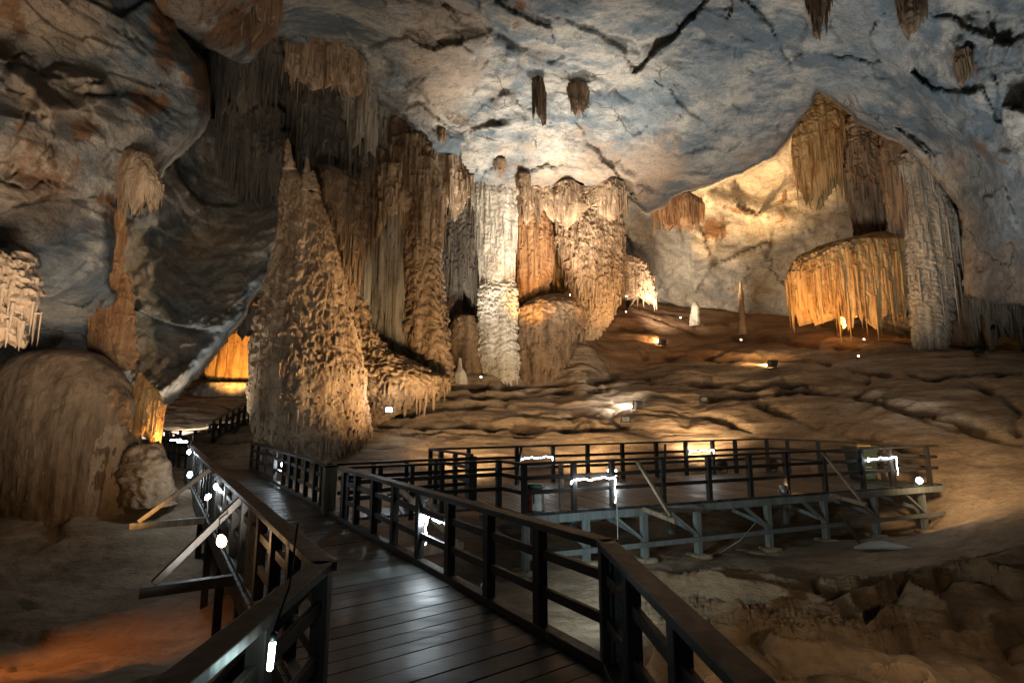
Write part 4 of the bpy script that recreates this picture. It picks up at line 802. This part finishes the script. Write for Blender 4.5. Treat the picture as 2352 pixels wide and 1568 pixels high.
# ================================================================ LAMPS AND SMALL THINGS
def light(kind, loc, tgt, w, col, size=.12, ang=100, blend=.6):
    d = bpy.data.lights.new('lamp_light', kind); d.energy = w; d.color = col; d.shadow_soft_size = size
    if kind == 'SPOT': d.spot_size = math.radians(ang); d.spot_blend = blend
    o = bpy.data.objects.new('lamp_light', d); COL.objects.link(o); o.location = loc
    if tgt is not None: o.rotation_euler = (Vector(tgt) - Vector(loc)).to_track_quat('-Z', 'Y').to_euler()
    return o
def floodlight(label, loc, tgt, s=.3, lens='white_lens', group='floodlights in the cave', twin=False, lit=True):
    loc = Vector(loc); f = (Vector(tgt) - loc).normalized(); r = f.cross(Vector((0, 0, 1))).normalized(); u = r.cross(f)
    root = empty('floodlight', loc, label, 'floodlight', group); c = loc + Vector((0, 0, s * .55))
    mb = MB(); w, h, dp = s, s * .72, s * .22
    pts = lambda k, y: [c + f * y + r * (a * w * k / 2) + u * (b * h * k / 2) for a, b in ((-1, -1), (1, -1), (1, 1), (-1, 1))]
    mb.add(pts(.7, -dp) + pts(1, -dp * .2) + pts(1, dp * .5), [(0, 1, 2, 3)] + [(i + 4 * j, i + 4 * j + 4, (i + 1) % 4 + 4 * j + 4, (i + 1) % 4 + 4 * j) for j in (0, 1) for i in range(4)] + [(11, 10, 9, 8)])
    for k in range(7): x = (k - 3) / 3.5 * w * .36; mb.bar(c - f * dp * .9 + r * x - u * h * .3, c - f * dp * .9 + r * x + u * h * .3, .012, dp * .6, up=tuple(f))
    hs = mb.build('housing', M['black'], root, bevel=.006)
    mb = MB(); q = c + f * (dp * .5 + .006)
    for a0, a1 in (((-.4, -.06), (.06, .4)) if twin else ((-.43, .43),)):
        mb.add([q + r * (a * w) + u * (b * h) for a, b in ((a0, -.38), (a1, -.38), (a1, .38), (a0, .38))] + [q - f * .02 + r * (a * w) + u * (b * h) for a, b in ((a0, -.38), (a1, -.38), (a1, .38), (a0, .38))], [(3, 2, 1, 0), (0, 1, 5, 4), (1, 2, 6, 5), (2, 3, 7, 6), (3, 0, 4, 7)])
    mb.build('lens', M[lens] if lit else M['steel'], hs)
    mb = MB()
    for a in (-1, 1): mb.bar(loc + r * (a * w * .56), c + r * (a * w * .56), .012, s * .12)
    mb.bar(loc - r * (w * .56) + Vector((0, 0, .006)), loc + r * (w * .56) + Vector((0, 0, .006)), s * .12, .012); mb.build('bracket', M['black'], root)
    return c + f * (dp + .05)
def parcan(label, loc, f, s=.16, lens='white_lens', lit=False, mat='black', group='round spotlights'):
    loc = Vector(loc); f = Vector(f).normalized(); r = f.cross(Vector((0, 0, 1))).normalized(); c = loc + Vector((0, 0, s * 1.15))
    root = empty('spotlight', loc, label, 'spotlight', group)
    mb = MB(); lathe(mb, [(s * .25, -s * 1.1), (s * .55, -s * .95), (s * .72, -s * .3), (s, s * .5), (s, s * .68), (s * .93, s * .68), (s * .9, s * .5)], c, f, 24); cn = mb.build('can', M[mat], root, smooth=True)
    mb = MB(); lathe(mb, [(s * .9, 0), (s * .88, .012)], c + f * s * .52, f, 24); mb.build('lens', M[lens] if lit else M['steel'], cn)
    mb = MB(); mb.tube([loc - r * s * 1.1 + (c - loc), loc - r * s * 1.1 + Vector((0, 0, s * .2)), loc - r * s * .5, loc + r * s * .5, loc + r * s * 1.1 + Vector((0, 0, s * .2)), loc + r * s * 1.1 + (c - loc)], s * .07, 6); mb.build('yoke', M[mat], root)
    return c + f * (s * .75)
def bulb(label, loc, lens='white_lens', r=.05, drop=.35, tilt=(0, 0, 1), w=0, col=(.8, .93, 1), group='bare bulbs along the boardwalk'):
    loc = Vector(loc); t = Vector(tilt).normalized(); root = empty('hanging_bulb', loc, label, 'bulb', group)
    mb = MB(); lathe(mb, [(.1 * r, -1.25 * r), (.62 * r, -1.0 * r), (.95 * r, -.35 * r), (r, .15 * r), (.8 * r, .8 * r), (.45 * r, 1.3 * r), (.4 * r, 1.6 * r)], loc, t, 20); gb = mb.build('bulb', M[lens], root, smooth=True)
    mb = MB(); lathe(mb, [(.46 * r, 1.5 * r), (.5 * r, 1.6 * r), (.5 * r, 2.6 * r), (.2 * r, 2.9 * r)], loc, t, 14); mb.build('socket', M['black'], root, smooth=True)
    a = loc + t * 2.8 * r; mb = MB(); mb.tube([a, a + t * drop * .3 + Vector((.02, 0, .02)), a + Vector((.05, .03, drop * .55)), a + Vector((.03, .05, drop))], .008, 6); mb.build('cable', M['cable'], root, smooth=True)
    if w: light('POINT', loc - t * r * 1.6 + Vector((0, 0, -.0)), None, w, col, r)
    return root
def ropelight(label, pts, drop=None, r=.014, w=0, group='white rope lights on the railings'):
    """pts: two ends in world space"""
    a, b = Vector(pts[0]), Vector(pts[1]); n = 28; path = []
    root = empty('rope_light', a, label, 'rope light', group); ph = random.random() * 6
    for k in range(n + 1):
        t = k / n; p = a + (b - a) * t; path.append(p + Vector((0, 0, .014 * math.sin(t * 13 + ph) + .01 * math.sin(t * 29 + ph))))
    if drop: path = [a + Vector((0, 0, -.07)), a + Vector((0, 0, -.03))] + path
    mb = MB(); mb.tube(path, r, 8); mb.build('rope', M['rope'], root, smooth=True)
    if drop:
        q = [b + Vector((.01 * math.sin(k * 1.3), .0, -drop * k / 8)) for k in range(9)]
        mb = MB(); mb.tube(q, [r * .9] * 3 + [r * .55] * 2 + [r * 1.2] + [r * .5] * 3, 8); mb.build('tail', M['rope'], root, smooth=True)
    if w:
        for t in (.2, .8): light('POINT', a + (b - a) * t + Vector((0, -.04, -.04)), None, w / 2, (.8, .93, 1), .06)
def on(a, b, px, z, off=Vector((0, 0, 0))):
    t = solve_s(a, b, px, z); q = a + (b - a) * t + off; return Vector((q.x, q.y, z))
ropelight('rope light on the far platform railing, nearest the box corner', (on(PD, PC, 1194, .66, -an * .06), on(PD, PC, 1267, .68, -an * .06)), .1, w=8)
ropelight('rope light on the far platform railing at its middle', (on(PD, PC, 1582, .72, -an * .06), on(PD, PC, 1636, .74, -an * .06)), .1, w=10)
ropelight('rope light with a dangling tail over the platform edge beside the pale cabinet', (on(PA, PB, 1308, .56, -an * .07), on(PA, PB, 1408, .58, -an * .07)), .5, w=10)
ropelight('rope light with a tail at the right end of the platform near the bin', (on(PA, PB, 1988, .72, -an * .07), on(PA, PB, 2052, .74, -an * .07)), .45, w=10)
ropelight('short bright rope light on the near right boardwalk railing', (on(B0, B1, 1027, .55, N2 * .07), on(B0, B1, 968, .57, N2 * .07)), .35, r=.012, w=14)
bulb('cool bulb on the near right boardwalk railing over its rope light', on(B0, B1, 967, .56, N2 * .02) , r=.05, w=22, tilt=(0, .2, 1), drop=.1)
bulb('cool bulb on the far right railing by the giant stalagmite', on(B0, Bx, 641, .52, N2 * .09), r=.045, w=40, tilt=(.4, 0, 1))
ba = A0
bulb('topmost and farthest cool bulb of those left of the boardwalk', P(434, 1038, 13.5), r=.045, w=22)
bulb('second farthest cool bulb left of the boardwalk', P(436, 1090, 11.4), r=.05, w=26, tilt=(.1, 0, 1))
bulb('cool bulb beside the handrail above the lit brace', P(496, 1118, 8.5), r=.035, w=10, tilt=(-.2, 0, 1), drop=.12)
bulb('slanted cool bulb inside the lit brace triangle', P(478, 1140, 7.7), r=.035, w=12, tilt=(-.8, 0, -1), drop=-.2)
bulb('big warm bulb beneath the second raking brace', P(509, 1243, 5.0), 'warm_lens', r=.042, w=3.5, col=(1, .55, .22), tilt=(-.3, 0, 1), drop=.25)
root = empty('tube_lamp', P(623, 1505, 2.35), 'small upright cool tube lamp at the bottom left of the boardwalk', 'lamp')
p = P(623, 1505, 2.35); mb = MB(); lathe(mb, [(.004, -.06), (.012, -.052), (.013, .05), (.005, .06)], p, (.05, 0, 1), 14); mb.build('tube', M['white_lens'], root, smooth=True)
mb = MB(); lathe(mb, [(.014, .058), (.014, .09), (.004, .1)], p, (.05, 0, 1), 12); mb.build('cap', M['black'], root, smooth=True)
mb = MB(); mb.tube([p + Vector((.005, 0, .1)), p + Vector((.02, .1, .25)), p + Vector((.0, .2, .5))], .005, 6); mb.build('cable', M['black'], root)
light('POINT', p + Vector((.0, -.04, 0)), None, 1.2, (.6, 1, .92), .03)
for i, (x, y) in enumerate(((403, 1010), (418, 1014))):
    p = P(x, y, 15.5 + i * .5); tag(MB().bar(p - Vector((.14, .0, 0)), p + Vector((.14, .03, .0)), .05, .045).build('strip_lamp', M['white_lens'], loc=p), ('left' if not i else 'right') + ' of two short white strip lamps at the far end of the boardwalk', 'lamp')
light('POINT', P(408, 1004, 15.2), None, 30, (.85, .95, 1), .1)
# floodlights on the mound
def onfloor(x, y): return gpx(x, y)
fpos = onfloor(1465, 946); l_ = floodlight('grey floodlight on the mound throwing a white pool on the rock behind it', fpos, fpos + Vector((-.6, 1.0, .25)), .5)
light('SPOT', fpos + Vector((-.15, .3, .5)), fpos + Vector((-1.2, 2.2, .3)), 420, (1, .95, .86), .1, 150, .9)
fpos = onfloor(1522, 797); floodlight('warm floodlight high on the mound left of the two warm ones', fpos, fpos + Vector((-.5, 1.0, .4)), .55, 'warm_lens')
light('SPOT', fpos + Vector((-.1, .4, .45)), fpos + Vector((-1.6, 2.2, .2)), 700, (1, .55, .2), .1, 150, .9)
fpos = onfloor(1776, 848); floodlight('warm floodlight on the mound below the slender stalagmite', fpos, fpos + Vector((-.1, 1.0, .4)), .5, 'warm_lens')
light('SPOT', fpos + Vector((0, .35, .4)), fpos + Vector((0, 2.2, .1)), 600, (1, .55, .2), .1, 150, .9)
fpos = P(896, 950, 19.3); floodlight('white floodlight facing the camera at the foot of the giant stalagmite', fpos + Vector((0, -.2, 0)), Vector((-1.5, 3, 4.5)), .26)
light('SPOT', fpos + Vector((0, -.4, .6)), Vector((-2, 8, 6)), 120, (.8, .92, 1), .15, 160, .8)
light('POINT', fpos + Vector((.2, -.35, .25)), None, 26, (.7, .9, 1), .08)
fpos = onfloor(1437, 974); floodlight('unlit small floodlight lying below the white pool of light', fpos, fpos + Vector((0, -1, .2)), .35, lit=False)
fpos = onfloor(1618, 926); floodlight('small dark floodlight right of the lit grey floodlight', fpos, fpos + Vector((.3, 1, .3)), .35, lit=False)
fpos = onfloor(2080, 776); floodlight('bright warm floodlight at the foot of the tall grey column', fpos, fpos + Vector((-.0, 1.0, 2.5)), .5, 'warm_lens')
light('SPOT', fpos + Vector((-.1, .1, .6)), P(2075, 560, 25), 500, (1, .62, .25), .1, 110, .9)
fpos = onfloor(2250, 818); floodlight('grey floodlight on the skyline of the mound at the far right', fpos, Vector((20, 30, 30)), .45, lit=False)
SMALL = [('left of two tiny white lamps between orange drapery and golden hanging column', 1287, 683, 29.5), ('right of two tiny white lamps between orange drapery and golden hanging column', 1310, 684, 29.5), ('tiny white lamp at the right foot of the golden hanging column', 1438, 687, 31),
         ('tiny lamp on the dark slope under the golden hanging column', 1437, 722, 0), ('tiny lamp on the mound right of the slender stalagmite foot', 1700, 786, 0), ('bright small lamp on the rusty slope below the orange canopy', 1981, 786, 0), ('small lamp under the gap of the orange canopy', 1942, 741, 27), ('pin lamp at the edge of the warm streak', 1968, 825, 0),
         ('tiny pale lamp by the foot of the recess stump', 988, 898, 0), ('small pale lamp left of the white column foot', 1105, 874, 0), ('small lamp on the crest left of the pointed stalagmite', 1562, 735, 0)]
for lb, x, y, d in SMALL:
    p = P(x, y, d) if d else onfloor(x, y); s = .07 if d else .06
    root = empty('small_lamp', p, lb, 'lamp', 'tiny lamps among the rocks'); q = p + Vector((0, -.1, .12))
    mb = MB(); lathe(mb, [(s * .3, -s), (s, -s * .2), (s * 1.05, s * .7), (s * .9, s * .7)], q, (0, -1, .5), 14); mb.build('shell', M['black'], root, smooth=True)
    mb = MB(); lathe(mb, [(s * .2, s * .5), (s * .85, s * .75), (s * .6, s * 1.05), (s * .1, s * 1.2)], q, (0, -1, .5), 14); mb.build('lens', M['dim_lens'], root, smooth=True)
    mb = MB(); mb.bar(p - Vector((0, 0, .1)), q, .03, .03); mb.build('stake', M['black'], root)
# platform fixtures
pf = on(PD, PC, 1387, .05, -an * .25) - an * .2
floodlight('black twin-lens floodlight standing on the far edge of the platform', pf, Vector((-.5, 3, 3.2)), .32, twin=True)
light('SPOT', Vector((pf.x, pf.y - .2, .35)), Vector((-1, 4, 1.5)), 14, (.85, .95, 1), .06, 140, .7)
for x0, lb in ((1672, 'round black spotlight on the far platform edge, left of the two'), (1790, 'round black spotlight on the far platform edge, right of the two')):
    q = on(PD, PC, x0, .02, an * .3) if x0 < 1740 else on(PC, PB, x0, .02, an * .3)
    parcan(lb, Vector((q.x, q.y, .0)), (.5, .6, .35) if x0 < 1700 else (.8, .3, .35), .19)
q = on(PA, PB, 1808, 0, an * .02); parcan('silver spotlight on the near platform edge lighting the orange post', Vector((q.x - .1, q.y - .08, .0)), (.3, .5, 1), .1, 'warm_lens', True, 'steel')
light('SPOT', Vector((q.x + .06, q.y + .02, .26)), Vector((q.x + .3, q.y + .6, .6)), 9, (1, .45, .08), .04, 150, .7)
light('POINT', Vector((q.x + .3, q.y + .12, .14)), None, 1.6, (1, .42, .08), .04)
q = on(PA, PB, 2110, 0, an * .0); lp = parcan('lit spotlight by the right corner post of the platform', Vector((q.x, q.y - .0, .0)), (-.2, -1, .15), .09, 'white_lens', True, 'steel')
q = on(B0, B1, 1082, 0, N2 * .2); parcan('silver spotlight just outside the near right boardwalk railing', Vector((q.x, q.y, -.06)), (.6, .9, .55), .085, mat='steel')
# bin
q = on(PC, PB, 1955, 0, -an * .45); q = Vector((q.x - .1, q.y, 0))
root = empty('litter_bin', q, 'dark green litter bin with yellow rim on the platform', 'bin'); M['green'] = plain('bin_green', (.035, .06, .05), .5); M['yellow'] = plain('bin_yellow', (.45, .28, .05), .5); M['mark'] = plain('bin_mark', (.3, .33, .32), .6)
mb = MB(); hz = [(.22, .25, 0), (.30, .33, .86)]
V = [(q.x + a * w, q.y + b * e, z) for w, e, z in hz for a, b in ((-1, -1), (1, -1), (1, 1), (-1, 1))]
mb.add(V, [(3, 2, 1, 0), (4, 5, 6, 7), (0, 1, 5, 4), (1, 2, 6, 5), (2, 3, 7, 6), (3, 0, 4, 7)]); bd = mb.build('body', M['green'], root, bevel=.03)
mb = MB(); mb.bar((q.x - .33, q.y, .90), (q.x + .33, q.y, .90), .72, .07); ld = mb.build('lid', M['green'], root, bevel=.02)
mb = MB(); mb.bar((q.x - .2, q.y, .95), (q.x + .2, q.y, .95), .4, .03); mb.build('flap', M['yellow'], ld, bevel=.01)
mb = MB(); fy = lambda z: q.y - (.25 + .08 * z / .86) - .004
for (xa, za), (xb, zb) in (((-.08, .52), (0, .66)), ((0, .66), (.08, .52)), ((-.08, .52), (.08, .52)), ((-.03, .55), (0, .6)), ((-.1, .36), (.1, .36)), ((-.1, .27), (.1, .27))): mb.bar((q.x + xa, fy(za), za), (q.x + xb, fy(zb), zb), .006, .02, up=(0, 0, 1))
mb.build('emblem', M['mark'], bd)
# pale cabinet
q = on(PA, PB, 1243, 0, an * .22); M['cream'] = plain('cream_paint', (.5, .49, .43), .5, var=.25); M['lidgreen'] = plain('green_plastic', (.05, .13, .09), .4)
root = empty('cabinet', Vector((q.x, q.y, 0)), 'small cream cabinet with a green lid behind the near platform railing', 'cabinet')
mb = MB(); mb.bar((q.x, q.y, 0), (q.x, q.y, .40), .26, .24, up=(.3, 1, 0)); mb.build('body', M['cream'], root, bevel=.01)
mb = MB(); mb.bar((q.x, q.y, .40), (q.x, q.y, .50), .30, .28, up=(.3, 1, 0)); mb.build('lid', M['lidgreen'], root, bevel=.03)
q = on(PA, PB, 1222, 0, an * .16); M['red'] = plain('dark_red_paint', (.22, .03, .02), .35)
root = empty('fire_extinguisher', Vector((q.x, q.y, 0)), 'dark red fire extinguisher beside the cream cabinet', 'fire extinguisher')
mb = MB(); lathe(mb, [(.05, 0), (.065, .02), (.065, .34), (.045, .4), (.02, .43)], (q.x, q.y, 0), (0, 0, 1), 18); mb.build('cylinder', M['red'], root, smooth=True)
mb = MB(); lathe(mb, [(.022, .42), (.022, .47)], (q.x, q.y, 0), (0, 0, 1), 12); mb.bar((q.x - .02, q.y, .48), (q.x + .09, q.y, .5), .025, .02); mb.build('valve', M['black'], root)
mb = MB(); mb.tube([(q.x, q.y - .03, .46), (q.x + .08, q.y - .06, .4), (q.x + .09, q.y - .06, .15)], .012, 6); mb.build('hose', M['black'], root)
# loose cables
for lb, pts in (('thin cable dangling from the platform edge to the ground', [P(1417, 1165, 9.9), P(1419, 1230, 9.8), P(1420, 1290, 9.7)]), ('thin cable curving over the ground by the footing slabs', [P(1735, 1200, 10.6), P(1700, 1240, 10.4), Vector(gpx(1655, 1272)) + Vector((0, 0, .03)), Vector(gpx(1620, 1278)) + Vector((0, 0, .03))])):
    mb = MB(); mb.tube(pts, .007, 6); tag(mb.build('loose_cable', M['cable'], loc=pts[-1]), lb, 'cable')
p0, p1 = P(1930, 1175, 12.0), gpx(1975, 1248)
tag(MB().bar(p0, p1, .045, .045).build('leaning_pole', M['worn'], loc=p1), 'thin pole leaning under the platform brace', 'pole')
p = gpx(2040, 1262); mb = MB(); mb.prism([(p.x - .75, p.y - .02), (p.x + .45, p.y - .12), (p.x + .25, p.y + .5), (p.x - .1, p.y + .45)], p.z + .02, p.z + .07)
tag(mb.build('pale_sheet', M['cable'], loc=p, bevel=.01), 'pale grey board lying on the sand below the platform', 'board')
# ================================================================ LIGHTS OF THE CAVE (floods behind ridges and columns, plus added unseen lamps)
W_ = (1, .94, .84); C_ = (.9, .97, 1); O_ = (1, .54, .17); Y_ = (1, .68, .36)
light('SPOT', P(1320, 868, 23.5), P(1270, 345, 24.6), 17000, W_, .8, 72, 1)
light('SPOT', P(1075, 850, 24.2), P(1090, 400, 25.2), 3000, W_, .3, 80, .9)
light('SPOT', P(1640, 748, 31), P(1745, 345, 37), 38000, (1, .62, .28), .4, 52, 1)
light('SPOT', P(1500, 745, 30.5), P(1620, 540, 37), 5000, (1, .84, .66), .4, 100, .9)
light('SPOT', P(1940, 755, 28), P(1890, 360, 31), 9000, O_, .3, 70, .8)
light('SPOT', P(1850, 775, 24), P(1950, 620, 27.2), 2300, O_, .2, 90, .8)
light('SPOT', P(1215, 770, 25), P(1230, 560, 28), 1500, O_, .2, 80, .8)
light('SPOT', P(1470, 800, 23.5), P(1400, 600, 27.5), 2200, O_, .2, 80, .8)
light('SPOT', P(2120, 960, 15), P(2060, 300, 19), 6000, C_, 1.2, 120, 1)
light('SPOT', P(1600, 1075, 18.2), P(1450, 330, 23), 12000, W_, 1.5, 110, 1)
light('SPOT', P(1250, 1060, 16.2), P(715, 760, 18.2), 7000, Y_, .2, 48, .9)
light('SPOT', P(1050, 1050, 16.2), P(930, 660, 22), 1300, Y_, .15, 64, .9)
light('SPOT', P(2230, 1010, 11.5), P(2010, 915, 19.5), 700, Y_, .3, 120, .9)
light('SPOT', P(1090, 1058, 15.2), P(1060, 885, 23.0), 2200, Y_, .3, 95, 1)
light('SPOT', P(1350, 1062, 16.3), P(1340, 885, 24.0), 2200, Y_, .3, 95, 1)
light('SPOT', P(1600, 1035, 17.6), P(1620, 885, 25.0), 2200, Y_, .3, 95, 1)
light('SPOT', P(1850, 1056, 18.0), P(1880, 885, 23.0), 2200, Y_, .3, 95, 1)
light('SPOT', P(1180, 925, 22), P(1140, 600, 26), 900, W_, .2, 80, .8)
light('SPOT', P(520, 905, 34.5), P(545, 800, 40), 5200, (1, .5, .12), .2, 62, .6)
light('SPOT', P(392, 972, 23), P(460, 930, 33), 1500, W_, .1, 160, .9)
light('SPOT', P(545, 1010, 18.3), P(585, 640, 20), 250, (.75, .88, 1), .2, 100, .8)
light('SPOT', P(480, 1010, 16.8), P(430, 640, 19), 900, W_, .4, 120, .9)  # added light without a fixture, lifts the dark slab
light('SPOT', P(330, 1190, 8.4), P(190, 980, 11), 130, (1, .58, .2), .2, 80, .8)
light('SPOT', P(384, 1025, 12.3), P(350, 940, 12.5), 120, O_, .1, 90, .8)
light('SPOT', P(-260, 1450, 5.6), P(60, 200, 10), 3000, (1, .76, .54), .8, 80, .9)
light('SPOT', P(400, 1250, 5.2), P(230, 430, 12), 2600, W_, .8, 80, .9)
light('SPOT', P(-80, 1240, 7.2), G(140, 1490, -1.5), 200, (1, .32, .05), .1, 80, 1)
light('SPOT', P(2110, 1090, 13.5), P(2300, 1180, 12.8), 120, Y_, .05, 140, .9)
light('SPOT', P(2300, 1380, 5), P(2000, 1400, 7.5), 60, (1, .72, .45), .1, 130, .9)
light('SPOT', P(1480, 1420, 4.6), P(1950, 1400, 7), 100, (1, .72, .42), .1, 110, .9)
light('SPOT', P(1120, 1300, 6.6), P(1650, 1215, 11), 420, (.75, .95, 1), .1, 80, .9)
light('POINT', (-.95, -.7, .5), None, 7, (.8, .95, 1), .05)  # unseen lamp added behind the camera for the near post and deck
world = bpy.data.worlds.new('World'); SC.world = world; world.use_nodes = True
bg = world.node_tree.nodes['Background']; bg.inputs[0].default_value = (.6, .85, .9, 1); bg.inputs[1].default_value = .014
cam = bpy.data.cameras.new('camera'); cam.sensor_width = 36; cam.lens = 18; cam.clip_end = 500; cam.clip_start = .05
co = bpy.data.objects.new('camera', cam); COL.objects.link(co); co.location = (0, 0, EYE); co.rotation_euler = (math.pi / 2 + PITCH, 0, 0); SC.camera = co
vs = SC.view_settings; vs.view_transform = 'Standard'; vs.look = 'None'; vs.exposure = 0; vs.gamma = 1; vs.use_curve_mapping = False
SC.cycles.max_bounces = 5; SC.cycles.diffuse_bounces = 3; SC.cycles.sample_clamp_indirect = 4; SC.cycles.use_light_tree = True
